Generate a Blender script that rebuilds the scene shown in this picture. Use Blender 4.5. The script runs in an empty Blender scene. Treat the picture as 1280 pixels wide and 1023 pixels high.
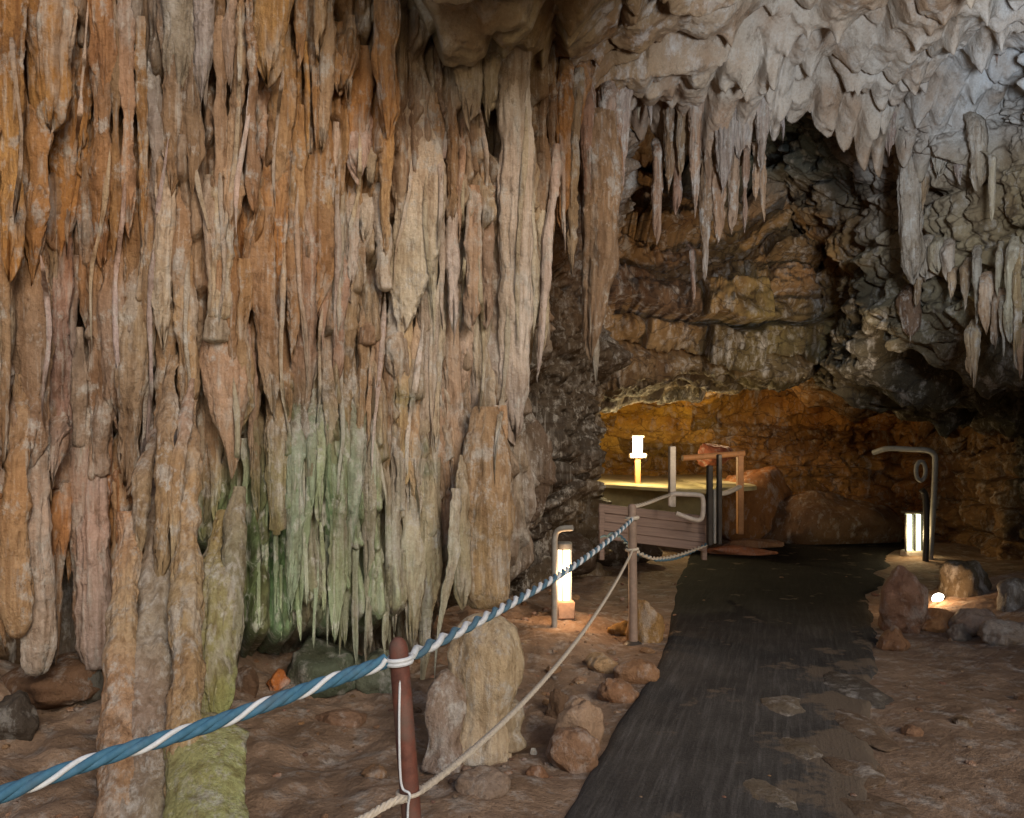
import bpy, math, random
import numpy as np
from mathutils import Vector
R = math.radians
random.seed(7)
rng = np.random.default_rng(11)
F, HX, HY, EYE = 995.0, 640.0, 560.0, 1.55      # photo focal length in px, principal column, horizon row, eye height

sc = bpy.context.scene
COL = sc.collection

def P(px, py, Y):
    return np.array([(px - HX) * Y / F, Y, EYE - (py - HY) * Y / F])

# ------------------------------------------------------------------ noise
def _h(ix, iy, iz, seed):
    n = (ix.astype(np.int64) * 374761393 + iy.astype(np.int64) * 668265263 + iz.astype(np.int64) * 2147483647 + seed * 1442695041) & 0xFFFFFFFF
    n = ((n ^ (n >> 13)) * 1274126177) & 0xFFFFFFFF
    n = ((n ^ (n >> 16)) * 2246822519) & 0xFFFFFFFF
    n = n ^ (n >> 15)
    return (n & 0xFFFFFF) / float(0xFFFFFF)

def noise(x, y=0.0, z=0.0, seed=0):
    x, y, z = np.broadcast_arrays(np.asarray(x, float), np.asarray(y, float), np.asarray(z, float))
    ix, iy, iz = np.floor(x), np.floor(y), np.floor(z)
    fx, fy, fz = x - ix, y - iy, z - iz
    fx, fy, fz = [f * f * f * (f * (f * 6 - 15) + 10) for f in (fx, fy, fz)]
    r = 0
    for a in (0, 1):
        for b in (0, 1):
            for c in (0, 1):
                w = (fx if a else 1 - fx) * (fy if b else 1 - fy) * (fz if c else 1 - fz)
                r = r + w * _h(ix + a, iy + b, iz + c, seed)
    return r * 2 - 1

def fbm(x, y=0.0, z=0.0, seed=0, oct=4, gain=0.5):
    r, a = 0, 1.0
    for k in range(oct):
        r = r + a * noise(np.asarray(x) * 2 ** k, np.asarray(y) * 2 ** k, np.asarray(z) * 2 ** k, seed + k * 17)
        a *= gain
    return r

def rnd1(i, seed):
    i = np.asarray(i, float)
    return _h(np.floor(i), np.zeros_like(i), np.zeros_like(i), seed)

def rnd2(i, j, seed):
    i, j = np.broadcast_arrays(np.asarray(i, float), np.asarray(j, float))
    return _h(np.floor(i), np.floor(j), np.zeros_like(i), seed)

def sstep(a, b, x):
    t = np.clip((x - a) / (b - a), 0, 1)
    return t * t * (3 - 2 * t)

def lin(c):
    c = np.asarray(c, float) / 255.0
    return np.where(c <= 0.04045, c / 12.92, ((c + 0.055) / 1.055) ** 2.4)

# ------------------------------------------------------------------ mineral colour of the rock (iron ochre, grey calcite, algae), with some lamp glow, highlights and shade painted in
ANCH = [
 (60,60,4.4,140,98,62),(125,200,4.4,168,116,66),(40,200,4.3,152,114,74),(60,310,4.3,160,106,54),(200,200,4.5,150,118,92),
 (215,130,4.5,104,88,74),(250,60,4.5,116,102,94),(300,180,4.6,166,134,104),(335,60,4.7,162,120,72),(330,330,4.7,162,112,64),
 (390,150,4.8,152,110,70),(430,60,4.9,152,114,72),(450,170,4.9,178,122,62),(480,150,5,168,112,58),(440,215,4.9,168,150,126),
 (560,145,5.2,138,96,62),(540,180,5.2,156,118,86),(540,60,5.2,132,120,108),(520,250,5.1,162,130,106),(520,320,5.1,174,158,144),
 (570,350,5.2,174,156,132),(645,250,5.5,172,146,118),(640,350,5.5,174,156,136),(645,90,5.5,150,138,112),(700,160,6.2,142,98,62),
 (755,220,6.3,158,112,72),(755,330,6.3,142,108,86),(60,430,4.3,136,110,92),(30,530,4.3,132,100,80),(110,450,4.4,132,104,90),
 (200,400,4.5,152,130,106),(180,540,4.5,138,112,96),(235,480,4.5,156,130,106),(270,470,4.5,158,136,114),(310,420,4.6,152,118,90),
 (370,350,4.7,164,116,72),(380,450,4.7,152,114,88),(460,420,4.9,152,128,106),(520,430,5.1,172,150,132),(560,430,5.2,174,150,128),
 (480,520,5,152,124,98),(540,580,5.1,166,140,110),(600,600,5.3,152,126,102),(440,600,4.8,136,154,124),(420,680,4.8,142,152,120),
 (335,690,4.7,84,112,68),(320,760,4.7,72,100,62),(370,800,4.8,96,108,92),(450,740,4.8,154,158,130),(520,700,4.9,148,148,124),
 (600,700,5,170,148,116),(40,700,4.2,154,122,98),(115,750,4.2,154,120,94),(75,650,4.3,158,98,46),(230,620,4.0,148,120,84),
 (220,760,3.8,142,126,90),(190,880,3.5,138,104,78),(265,760,3.9,134,126,98),(265,870,3.8,136,142,94),(260,960,3.3,140,140,92),
 (150,960,3.3,116,92,70),(600,830,4.1,166,138,100),(560,900,4.1,130,100,70),(20,860,4.6,92,70,50),(390,520,4.8,92,104,76),
 (662,520,6.3,74,62,50),(668,600,6.4,66,54,42),(655,650,6.2,70,56,44),(850,462,11.2,66,54,38),(1000,465,11.1,56,46,34),(1100,470,11,50,42,32),(700,450,7.2,88,72,58),(690,560,7.2,72,60,50),(720,330,7,130,100,76),(680,640,7.2,62,50,40),  # overhang band: dark rock with its shadow painted in
 (760,50,6.4,112,84,56),(680,30,5.6,118,92,62),(600,30,5,150,132,110),(550,50,4.9,160,148,134),(660,50,5.4,146,124,98),(880,40,6.6,132,108,88),(960,60,7,196,190,188),(1110,70,7,190,184,182),(1090,130,7.2,146,122,102),(1060,30,6.6,146,124,106),(1010,60,7,150,128,112),(900,100,7,150,132,116),  # palest entries paint the blue-white highlights on the roof
 (1220,60,7,182,182,190),(1170,100,7.2,170,166,168),(1010,110,7.3,160,146,136),(905,170,7.6,160,142,134),(870,180,7.5,156,122,94),(820,150,7.8,110,92,80),(1180,160,7.6,150,138,132),  # bluish entries at the start are painted roof highlights too
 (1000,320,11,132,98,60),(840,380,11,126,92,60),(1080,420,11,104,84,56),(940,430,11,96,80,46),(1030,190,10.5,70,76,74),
 (850,510,15,160,118,44),(960,590,15,146,98,50),(1070,600,13,110,78,46),(1160,560,10,62,54,36),  # yellow and orange entries paint lamp glow onto the alcove rock
 (1200,250,7.6,130,112,90),(1240,400,7,158,146,122),(1260,300,7,124,106,80),(1250,560,7,70,58,42),(1270,490,6.8,112,100,82),(1180,470,7.8,58,50,38),(1120,480,9,54,46,34),(1230,500,7,60,52,40),(1150,440,8.2,96,84,66),  # darkest entries paint shade under the lip of the undercut
]
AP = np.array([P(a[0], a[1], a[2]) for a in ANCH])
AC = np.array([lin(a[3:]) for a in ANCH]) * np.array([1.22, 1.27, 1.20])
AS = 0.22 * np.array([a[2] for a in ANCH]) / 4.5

MOSS = [(P(x, y, Y), r) for x, y, Y, r in ((505, 500, 5.2, .07), (395, 520, 5.0, .13), (535, 575, 5.1, .10), (330, 690, 4.7, .20), (318, 740, 4.7, .18), (340, 640, 4.8, .12), (12, 325, 4.3, .07), (450, 580, 4.9, .09), (420, 640, 4.9, .12), (470, 690, 4.9, .10), (1095, 160, 7.5, .10))]
def field(pts, jitter=0.10, seed=3):
    pts = np.asarray(pts, float)
    w = pts + np.stack([noise(*(pts * 2.2).T, seed=seed + k) for k in range(3)], 1) * jitter
    out = np.zeros((len(pts), 3))
    for a in range(0, len(pts), 60000):
        q = w[a:a + 60000]
        d2 = ((q[:, None, :] - AP[None]) ** 2).sum(2) / (AS[None] ** 2)
        wt = np.exp(-0.5 * np.minimum(d2, 60)) + 1e-3 / (1 + d2) ** 1.5
        out[a:a + 60000] = (wt @ AC) / wt.sum(1, keepdims=True)
    mo = np.zeros(len(pts)); nz_ = .5 + .9 * fbm(*(pts * 14).T, seed=91, oct=3)
    for c, r in MOSS: mo = np.maximum(mo, np.exp(-((pts - c) ** 2).sum(1) / (2 * r * r)))
    mo = np.clip(mo * np.clip(nz_ + .25, 0, 1.2), 0, .78)[:, None]
    out = out * (1 - mo) + lin((70, 98, 56)) * mo
    return out

# ------------------------------------------------------------------ mesh helpers
def mesh_np(name, V, faces, col=None, smooth=True):
    """faces: array (n,4) of quads and/or a list of polygons"""
    me = bpy.data.meshes.new(name)
    V = np.asarray(V, np.float32)
    if isinstance(faces, np.ndarray):
        nf, k = faces.shape
        loops = faces.astype(np.int32).ravel()
        starts = np.arange(0, nf * k, k, dtype=np.int32)
        me.vertices.add(len(V)); me.vertices.foreach_set('co', V.ravel())
        me.loops.add(len(loops)); me.loops.foreach_set('vertex_index', loops)
        me.polygons.add(nf); me.polygons.foreach_set('loop_start', starts)
        me.update(calc_edges=True)
    else:
        me.from_pydata([tuple(map(float, v)) for v in V], [], faces)
    if smooth:
        me.polygons.foreach_set('use_smooth', np.ones(len(me.polygons), bool))
    if col is not None:
        at = me.color_attributes.new('Col', 'FLOAT_COLOR', 'POINT')
        c = np.ones((len(V), 4), np.float32); c[:, :3] = col
        at.data.foreach_set('color', c.ravel())
    me.validate()
    me.update()
    return me

def grid_faces(nr, nc, wrap=False):
    i = np.arange(nr - 1)[:, None]; j = np.arange(nc if wrap else nc - 1)[None]
    j2 = (j + 1) % nc
    a = i * nc + j; b = i * nc + j2; c = (i + 1) * nc + j2; d = (i + 1) * nc + j
    return np.stack([a, b, c, d], -1).reshape(-1, 4)

def link(name, me, mat=None, parent=None):
    o = bpy.data.objects.new(name, me)
    COL.objects.link(o)
    if mat is not None and me is not None and len(me.materials) == 0:
        me.materials.append(mat)
    if parent is not None:
        o.parent = parent
    return o

def tag(o, label=None, cat=None, group=None, kind=None):
    if label: o['label'] = label
    if cat: o['category'] = cat
    if group: o['group'] = group
    if kind: o['kind'] = kind
    return o

def empty(name, loc, label, cat, group=None):
    o = bpy.data.objects.new(name, None); COL.objects.link(o)
    o.location = loc; o.empty_display_size = 0.05
    return tag(o, label, cat, group)

class MB:
    """collects shapes into ONE mesh"""
    def __init__(s): s.v, s.f = [], []
    def add(s, v, f):
        n = len(s.v); s.v += [tuple(map(float, p)) for p in v]; s.f += [tuple(i + n for i in q) for q in f]
    def box(s, c, d, rz=0.0, bev=0.006):
        # chamfered box
        x, y, z = d[0] / 2, d[1] / 2, d[2] / 2
        b = min(bev, x * .45, y * .45, z * .45)
        v = []
        for sx in (-1, 1):
            for sy in (-1, 1):
                for sz in (-1, 1):
                    v += [(sx * (x - b), sy * (y - b), sz * z), (sx * (x - b), sy * y, sz * (z - b)), (sx * x, sy * (y - b), sz * (z - b))]
        ca, sa = math.cos(rz), math.sin(rz)
        pts = [(c[0] + ca * p[0] - sa * p[1], c[1] + sa * p[0] + ca * p[1], c[2] + p[2]) for p in v]
        import bmesh
        bm = bmesh.new()
        vs = [bm.verts.new(p) for p in pts]
        r = bmesh.ops.convex_hull(bm, input=vs)
        bmesh.ops.dissolve_limit(bm, angle_limit=0.02, verts=bm.verts, edges=bm.edges)
        bm.verts.index_update()
        s.add([q.co for q in bm.verts], [[w.index for w in f.verts] for f in bm.faces]); bm.free()
    def tube(s, pts, r, n=12, cap=True):
        pts = [np.array(p, float) for p in pts]
        rs = r if hasattr(r, '__len__') else [r] * len(pts)
        V, up = [], None
        for i, p in enumerate(pts):
            t = pts[min(i + 1, len(pts) - 1)] - pts[max(i - 1, 0)]
            t /= np.linalg.norm(t) + 1e-12
            if up is None:
                up = np.array([0, 0, 1.0]) if abs(t[2]) < .9 else np.array([1.0, 0, 0])
            a = np.cross(t, up); a /= np.linalg.norm(a); up = np.cross(a, t)
            for k in range(n):
                th = 2 * math.pi * k / n
                V.append(p + rs[i] * (math.cos(th) * a + math.sin(th) * up))
        Fc = [tuple(q) for q in grid_faces(len(pts), n, True)]
        if cap:
            Fc += [tuple(range(n - 1, -1, -1)), tuple((len(pts) - 1) * n + k for k in range(n))]
        s.add(V, Fc)
    def lathe(s, c, prof, n=24):
        V = []
        for r, z in prof:
            for k in range(n):
                th = 2 * math.pi * k / n
                V.append((c[0] + r * math.cos(th), c[1] + r * math.sin(th), c[2] + z))
        Fc = [tuple(q) for q in grid_faces(len(prof), n, True)]
        Fc += [tuple(range(n - 1, -1, -1)), tuple((len(prof) - 1) * n + k for k in range(n))]
        s.add(V, Fc)
    def build(s, name, mat, parent=None, smooth=True, origin=None):
        v = np.array(s.v)
        if origin is not None: v = v - np.array(origin)
        me = mesh_np(name, v, s.f, smooth=smooth)
        o = link(name, me, mat, parent)
        if smooth:
            try:
                me.set_sharp_from_angle(angle=R(40))
            except Exception:
                pass
        if origin is not None and parent is None: o.location = origin
        return o

def smooth_path(pts, n=24):
    pts = [np.array(p, float) for p in pts]
    q = [2 * pts[0] - pts[1]] + pts + [2 * pts[-1] - pts[-2]]
    out = []
    for i in range(1, len(q) - 2):
        for k in range(n):
            t = k / n
            a, b, c, d = q[i - 1:i + 3]
            out.append(.5 * ((2 * b) + (c - a) * t + (2 * a - 5 * b + 4 * c - d) * t * t + (3 * b - a - 3 * c + d) * t ** 3))
    out.append(q[-2])
    return out

# ------------------------------------------------------------------ materials
def new_mat(name):
    m = bpy.data.materials.new(name); m.use_nodes = True
    nt = m.node_tree; b = nt.nodes['Principled BSDF']
    return m, nt, b

def nd(nt, t, **kw):
    n = nt.nodes.new(t)
    for k, v in kw.items(): setattr(n, k, v)
    return n

def tex_noise(nt, vec, scale, detail=4, rough=.55, stretch=None):
    if stretch is not None:
        mp = nd(nt, 'ShaderNodeMapping'); mp.inputs['Scale'].default_value = stretch
        nt.links.new(vec, mp.inputs['Vector']); vec = mp.outputs['Vector']
    n = nd(nt, 'ShaderNodeTexNoise'); n.inputs['Scale'].default_value = scale
    n.inputs['Detail'].default_value = detail; n.inputs['Roughness'].default_value = rough
    nt.links.new(vec, n.inputs['Vector'])
    return n.outputs['Fac']

def maprange(nt, s, a, b, c, d):
    n = nd(nt, 'ShaderNodeMapRange'); n.clamp = True
    for k, v in zip(('From Min', 'From Max', 'To Min', 'To Max'), (a, b, c, d)): n.inputs[k].default_value = v
    nt.links.new(s, n.inputs['Value'])
    return n.outputs['Result']

def mixc(nt, fac, a, b, mode='MIX'):
    n = nd(nt, 'ShaderNodeMix', data_type='RGBA', blend_type=mode)
    for k, v in ((0, fac), (6, a), (7, b)):
        if hasattr(v, 'node'): nt.links.new(v, n.inputs[k])
        elif k == 0: n.inputs[0].default_value = v
        else: n.inputs[k].default_value = (*v, 1)
    return n.outputs[2]

def math_(nt, op, a, b=None):
    n = nd(nt, 'ShaderNodeMath', operation=op)
    for k, v in ((0, a), (1, b)):
        if v is None: continue
        if hasattr(v, 'node'): nt.links.new(v, n.inputs[k])
        else: n.inputs[k].default_value = v
    return n.outputs[0]

def rock_mat(name, base=None, streak=True, crack=0, bump=.012, grain=1.0, rough=(.5, .85), blot=(.74, .66, .55), spot=.55):
    m, nt, b = new_mat(name)
    geo = nd(nt, 'ShaderNodeNewGeometry'); pos = geo.outputs['Position']
    if base is None:
        at = nd(nt, 'ShaderNodeAttribute'); at.attribute_name = 'Col'; c = at.outputs['Color']
    else:
        c = mixc(nt, maprange(nt, tex_noise(nt, pos, 3.0, 5), .35, .65, 0, 1), base[0], base[1])
    big = tex_noise(nt, pos, 2.6, 5, .6, (1, 1, .45))
    c = mixc(nt, maprange(nt, big, .44, .66, 0, .85), c, blot, 'MULTIPLY')
    pale = tex_noise(nt, pos, 5.5, 6, .65, (1, 1, .35))
    c = mixc(nt, maprange(nt, pale, .55, .66, 0, .5), c, (.47, .42, .37))
    cr = tex_noise(nt, pos, 7.0, 9, .72, (1, 1, .7))
    c = mixc(nt, maprange(nt, cr, .54, .61, 0, .62 if streak else .25), c, (.52, .48, .43))          # crusts of fresh calcite
    dk = tex_noise(nt, pos, 4.2, 9, .74, (1.3, 1.3, .6))
    c = mixc(nt, maprange(nt, dk, .56, .64, 0, .75), c, (.46, .41, .35), 'MULTIPLY')                # soot and manganese stain
    if streak:
        st = tex_noise(nt, pos, 9.0, 5, .6, (2.6, 2.6, .16))
        c = mixc(nt, maprange(nt, st, .49, .66, 0, .8), c, (.58, .50, .41), 'MULTIPLY')
        st3 = tex_noise(nt, pos, 13.0, 5, .62, (2.4, 2.4, .13))
        c = mixc(nt, maprange(nt, st3, .55, .70, 0, .6), c, (.50, .45, .39))
        st2 = tex_noise(nt, pos, 26.0, 3, .6, (2.0, 2.0, .10))
        c = mixc(nt, maprange(nt, st2, .40, .58, .38, .0), c, (.62, .55, .48), 'MULTIPLY')
    gr = tex_noise(nt, pos, 70 * grain, 3, .7)
    c = mixc(nt, maprange(nt, gr, .35, .65, .35, 0), c, (.55, .48, .40), 'MULTIPLY')
    sp = tex_noise(nt, pos, 21.0, 6, .75)
    c = mixc(nt, maprange(nt, sp, .60, .70, 0, spot), c, (.26, .20, .16), 'MULTIPLY')
    if crack:
        wv = nd(nt, 'ShaderNodeVectorMath', operation='ADD'); nzv = nd(nt, 'ShaderNodeTexNoise'); nzv.inputs['Scale'].default_value = 3; nt.links.new(pos, nzv.inputs['Vector'])
        sc_ = nd(nt, 'ShaderNodeVectorMath', operation='SCALE'); sc_.inputs['Scale'].default_value = .5; nt.links.new(nzv.outputs['Color'], sc_.inputs[0])
        nt.links.new(pos, wv.inputs[0]); nt.links.new(sc_.outputs[0], wv.inputs[1])
        mp = nd(nt, 'ShaderNodeMapping'); mp.inputs['Scale'].default_value = (1, 1, 2.4); nt.links.new(wv.outputs[0], mp.inputs['Vector'])
        vo = nd(nt, 'ShaderNodeTexVoronoi', feature='DISTANCE_TO_EDGE'); vo.inputs['Scale'].default_value = crack; nt.links.new(mp.outputs[0], vo.inputs['Vector'])
        ck = maprange(nt, vo.outputs['Distance'], 0, .035, .75, 0)
        c = mixc(nt, ck, c, (.22, .17, .13), 'MULTIPLY')
    nt.links.new(c, b.inputs['Base Color'])
    rn = tex_noise(nt, pos, 11, 3, .6, (1, 1, .4))
    nt.links.new(maprange(nt, rn, .3, .7, *rough), b.inputs['Roughness'])
    b.inputs['Specular IOR Level'].default_value = .35
    h = math_(nt, 'ADD', math_(nt, 'MULTIPLY', tex_noise(nt, pos, 32 * grain, 6, .68, (1.2, 1.2, .8) if streak else None), 1.0),
              math_(nt, 'ADD', math_(nt, 'MULTIPLY', tex_noise(nt, pos, 110 * grain, 3, .6), .35), math_(nt, 'MULTIPLY', tex_noise(nt, pos, 13 * grain, 7, .7, (1.2, 1.2, .7)), 1.8)))
    bp = nd(nt, 'ShaderNodeBump'); bp.inputs['Strength'].default_value = .75; bp.inputs['Distance'].default_value = bump
    nt.links.new(h, bp.inputs['Height']); nt.links.new(bp.outputs['Normal'], b.inputs['Normal'])
    return m

def plain(name, col, rough=.5, metal=0.0, var=.35, scale=30, bump=0.0015, stretch=None):
    m, nt, b = new_mat(name)
    tc = nd(nt, 'ShaderNodeTexCoord'); v = tc.outputs['Object']
    n = tex_noise(nt, v, scale, 5, .65, stretch)
    c = mixc(nt, maprange(nt, n, .35, .7, 0, var), col, tuple(x * .35 for x in col))
    n3 = tex_noise(nt, v, scale * .25, 4, .6)
    c = mixc(nt, maprange(nt, n3, .5, .7, 0, var * .6), c, (.16, .12, .09))
    nt.links.new(c, b.inputs['Base Color'])
    b.inputs['Metallic'].default_value = metal
    nt.links.new(maprange(nt, n, .3, .7, rough * .8, min(1, rough * 1.25)), b.inputs['Roughness'])
    if bump:
        bp = nd(nt, 'ShaderNodeBump'); bp.inputs['Strength'].default_value = .6; bp.inputs['Distance'].default_value = bump
        nt.links.new(n, bp.inputs['Height']); nt.links.new(bp.outputs['Normal'], b.inputs['Normal'])
    return m

def glow(name, col, s):
    m, nt, b = new_mat(name)
    b.inputs['Base Color'].default_value = (.8, .8, .78, 1)
    b.inputs['Emission Color'].default_value = (*col, 1)
    b.inputs['Emission Strength'].default_value = s
    return m

M_ROCK = rock_mat('flowstone', bump=.022)
M_BED = rock_mat('bedded_rock', streak=False, crack=1.7, bump=.03, grain=.55, rough=(.65, .95), blot=(.55, .45, .36))
M_CEIL = rock_mat('roof_rock', streak=False, bump=.02, grain=.7, rough=(.45, .8), blot=(.66, .50, .37), spot=.6)
M_DIRT = rock_mat('cave_dirt', base=((.31, .20, .128), (.225, .140, .086)), streak=False, bump=.03, grain=.6, rough=(.75, .98), blot=(.6, .55, .5), spot=.5)
M_STONE = rock_mat('loose_stone', streak=False, bump=.02, grain=.8, rough=(.6, .9), blot=(.65, .55, .45))

# ------------------------------------------------------------------ camera, world
cam = bpy.data.cameras.new('camera'); co = bpy.data.objects.new('camera', cam); COL.objects.link(co)
cam.sensor_width = 36; cam.lens = 36 * F / 1280; cam.shift_y = (HY - 511.5) / 1280
co.location = (0, 0, EYE); co.rotation_euler = (R(90), 0, 0); cam.clip_end = 300; cam.clip_start = .05
sc.camera = co

SUN_EL, SUN_AZ = R(29), R(152)      # cave mouth lies behind the visitor
w = bpy.data.worlds.new('World'); sc.world = w; w.use_nodes = True
nt = w.node_tree; bg = nt.nodes['Background']
sky = nt.nodes.new('ShaderNodeTexSky'); sky.sky_type = 'NISHITA'; sky.sun_disc = False
sky.sun_elevation = SUN_EL; sky.sun_rotation = SUN_AZ
nt.links.new(sky.outputs[0], bg.inputs[0]); bg.inputs[1].default_value = .125

def lamp(name, kind, loc, power, col, size=.1, target=None, spot=None, blend=.6):
    l = bpy.data.lights.new(name, kind); l.energy = power; l.color = col
    if kind == 'SUN': l.angle = size
    elif kind == 'AREA': l.size = size
    else: l.shadow_soft_size = size
    if spot: l.spot_size = R(spot); l.spot_blend = blend
    o = bpy.data.objects.new(name, l); COL.objects.link(o); o.location = loc
    if target is not None:
        d = Vector(target) - Vector(loc); o.rotation_euler = d.to_track_quat('-Z', 'Y').to_euler()
    return o

d = Vector((math.sin(SUN_AZ) * math.cos(SUN_EL), math.cos(SUN_AZ) * math.cos(SUN_EL), math.sin(SUN_EL)))
su = lamp('sun', 'SUN', (0, -10, 10), 1.3, (1, .93, .80), R(18))
su.rotation_euler = (-d).to_track_quat('-Z', 'Y').to_euler()

# ------------------------------------------------------------------ ground
def ground_h(X, Y):
    h = .05 * fbm(X * .9, Y * .9, 0, 5, 3) + (.022 - .012 * sstep(0, 1.5, X)) * fbm(X * 5, Y * 5, 0, 9, 3) + .006 * fbm(X * 19, Y * 19, 0, 10, 2)
    # clear strip for the path
    d = np.minimum(X - path_left(Y), path_right(Y) - X)
    flat = np.clip(1 - np.clip(-d, 0, .5) / .5, 0, 1)
    h = h * (1 - .92 * flat) - .012 * flat
    left = np.clip((-X - 1.0 + (Y - 4) * .15), 0, 3)
    h = h + .10 * left * sstep(3.6, 5.0, Y)
    h = h + np.clip(-d - .3, 0, 3) * .03 * (fbm(X * 2.2, Y * 2.2, 0, 33, 3) + .3)
    # banks: rising to the far right and to the far wall
    h = h + sstep(3.4, 5.5, X) * sstep(4.5, 6.5, Y) * sstep(9.0, 7.6, Y) * .35
    return h

_LY = np.array([1.0, 3.33, 6.4, 9.0, 12.0, 13.2, 16]); _LX = np.array([-.60, .20, 1.26, 1.85, 2.7, 4.0, 7.5])
_RY = np.array([1.0, 3.33, 6.4, 9.0, 11.5, 13.2, 16]); _RX = np.array([1.45, 1.57, 2.95, 4.15, 5.4, 6.6, 8.5])
def path_left(Y): return np.interp(Y, _LY, _LX)
def path_right(Y): return np.interp(Y, _RY, _RX)

gx = np.concatenate([np.linspace(-14, -3.2, 30), np.linspace(-3.15, 5.5, 300), np.linspace(5.6, 16, 30)])
gy = np.concatenate([np.linspace(-14, 1.9, 40), np.linspace(2, 8, 260), np.linspace(8.05, 20, 130)])
GX, GY = np.meshgrid(gx, gy)
V = np.stack([GX.ravel(), GY.ravel(), ground_h(GX.ravel(), GY.ravel())], 1)
tag(link('ground', mesh_np('ground', V, grid_faces(len(gy), len(gx))), M_DIRT), 'brown trodden dirt floor of the cave', kind='structure')

def gz(x, y): return float(ground_h(np.array([x]), np.array([y]))[0])

# path sheet
m, nt, b = new_mat('path_asphalt')
geo = nd(nt, 'ShaderNodeNewGeometry'); pos = geo.outputs['Position']
c = mixc(nt, maprange(nt, tex_noise(nt, pos, 2.5, 5), .35, .65, 0, 1), (.078, .067, .058), (.050, .043, .038))
rot = nd(nt, 'ShaderNodeMapping'); rot.inputs['Rotation'].default_value = (0, 0, R(18.9)); nt.links.new(pos, rot.inputs['Vector'])
st = tex_noise(nt, rot.outputs[0], 5, 5, .65, (5.5, .35, 1))
c = mixc(nt, maprange(nt, st, .48, .72, 0, .6), c, (.150, .132, .118))
c = mixc(nt, maprange(nt, tex_noise(nt, pos, 55, 4, .7), .4, .65, .4, 0), c, (.5, .5, .5), 'MULTIPLY')
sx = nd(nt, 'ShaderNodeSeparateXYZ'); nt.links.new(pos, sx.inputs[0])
far_shade = math_(nt, 'ADD', sx.outputs['Y'], math_(nt, 'MULTIPLY', tex_noise(nt, pos, 1.3, 4, .6), 2.2))      # shade of the unlit far stretch, painted into the asphalt colour
c = mixc(nt, maprange(nt, far_shade, 6.4, 9.2, 0, 1), c, (.20, .20, .18), 'MULTIPLY')
ua = nd(nt, 'ShaderNodeAttribute'); ua.attribute_name = 'Col'
wear = math_(nt, 'MULTIPLY', maprange(nt, ua.outputs['Fac'], .50, .92, 0, 1), maprange(nt, sx.outputs['Y'], 6.6, 5.2, 0, 1))
wn = math_(nt, 'ADD', tex_noise(nt, pos, 2.6, 7, .68), math_(nt, 'MULTIPLY', wear, .22))
c = mixc(nt, maprange(nt, wn, .60, .66, 0, .8), c, (.150, .108, .074))          # dirt trodden over the worn right side
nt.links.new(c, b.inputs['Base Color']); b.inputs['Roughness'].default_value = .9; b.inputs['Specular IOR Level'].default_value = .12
bp = nd(nt, 'ShaderNodeBump'); bp.inputs['Distance'].default_value = .012; bp.inputs['Strength'].default_value = .7
nt.links.new(math_(nt, 'ADD', tex_noise(nt, pos, 60, 4, .7), st), bp.inputs['Height']); nt.links.new(bp.outputs['Normal'], b.inputs['Normal'])
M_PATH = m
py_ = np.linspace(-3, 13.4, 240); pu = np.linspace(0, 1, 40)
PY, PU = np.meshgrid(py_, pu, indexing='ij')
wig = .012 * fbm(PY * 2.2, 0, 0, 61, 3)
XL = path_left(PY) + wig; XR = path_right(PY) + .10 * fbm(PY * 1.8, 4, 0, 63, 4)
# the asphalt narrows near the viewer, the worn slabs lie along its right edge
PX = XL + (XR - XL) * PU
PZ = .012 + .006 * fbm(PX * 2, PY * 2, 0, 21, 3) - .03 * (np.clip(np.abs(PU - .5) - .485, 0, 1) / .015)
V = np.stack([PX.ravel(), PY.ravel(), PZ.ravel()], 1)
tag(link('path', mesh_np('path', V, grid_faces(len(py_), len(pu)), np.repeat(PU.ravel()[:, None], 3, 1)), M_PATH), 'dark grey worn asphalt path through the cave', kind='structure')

# ------------------------------------------------------------------ rock sheets
_WP = np.array([(-150, 3.75), (0, 4.45), (130, 4.65), (280, 4.8), (420, 5.1), (540, 5.4), (620, 5.75)])
plan = [(-7.5, -3.0), (-6.0, .5), (-4.4, 2.6)] + [((px - HX) * Y / F, Y) for px, Y in _WP] + [(.10, 6.25), (.26, 6.9), (.52, 7.5), (.84, 7.9), (1.02, 8.5), (1.08, 9.6), (.95, 11), (.6, 13), (.4, 17)]
pl = np.array(smooth_path([(a, b_, 0) for a, b_ in plan], 30))[:, :2]
seg = np.r_[0, np.cumsum(np.linalg.norm(np.diff(pl, axis=0), axis=1))]
def wallY(px):
    return float(np.interp(px, _WP[:, 0], _WP[:, 1]))

s0 = seg[np.argmin(np.abs(pl[:, 0] + 2.9) + np.abs(pl[:, 1] - 3.9))]
s1 = seg[np.argmin(np.abs(pl[:, 0] - 1.05) + np.abs(pl[:, 1] - 9.2))]
ss = np.concatenate([np.linspace(0, s0, 90, endpoint=False), np.linspace(s0, s1, 1050, endpoint=False), np.linspace(s1, seg[-1], 90)])
zz = np.linspace(-.4, 5.4, 470)
S, Z = np.meshgrid(ss, zz)
S, Z = S.ravel(), Z.ravel()
bx, by = np.interp(S, seg, pl[:, 0]), np.interp(S, seg, pl[:, 1])
tx = np.interp(S + .12, seg, pl[:, 0]) - np.interp(S - .12, seg, pl[:, 0]); ty = np.interp(S + .12, seg, pl[:, 1]) - np.interp(S - .12, seg, pl[:, 1])
tl = np.hypot(tx, ty) + 1e-9; nx, ny = ty / tl, -tx / tl
ppx = HX + bx / np.maximum(by, .5) * F                       # bearing of the wall point (only used to vary the relief along the wall)
flow = np.where(by > 1.0, sstep(700, 655, ppx) * np.where(by > 6.8, 0, 1), 1.0)    # 1 on the flowstone, 0 on the bare buttress
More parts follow.
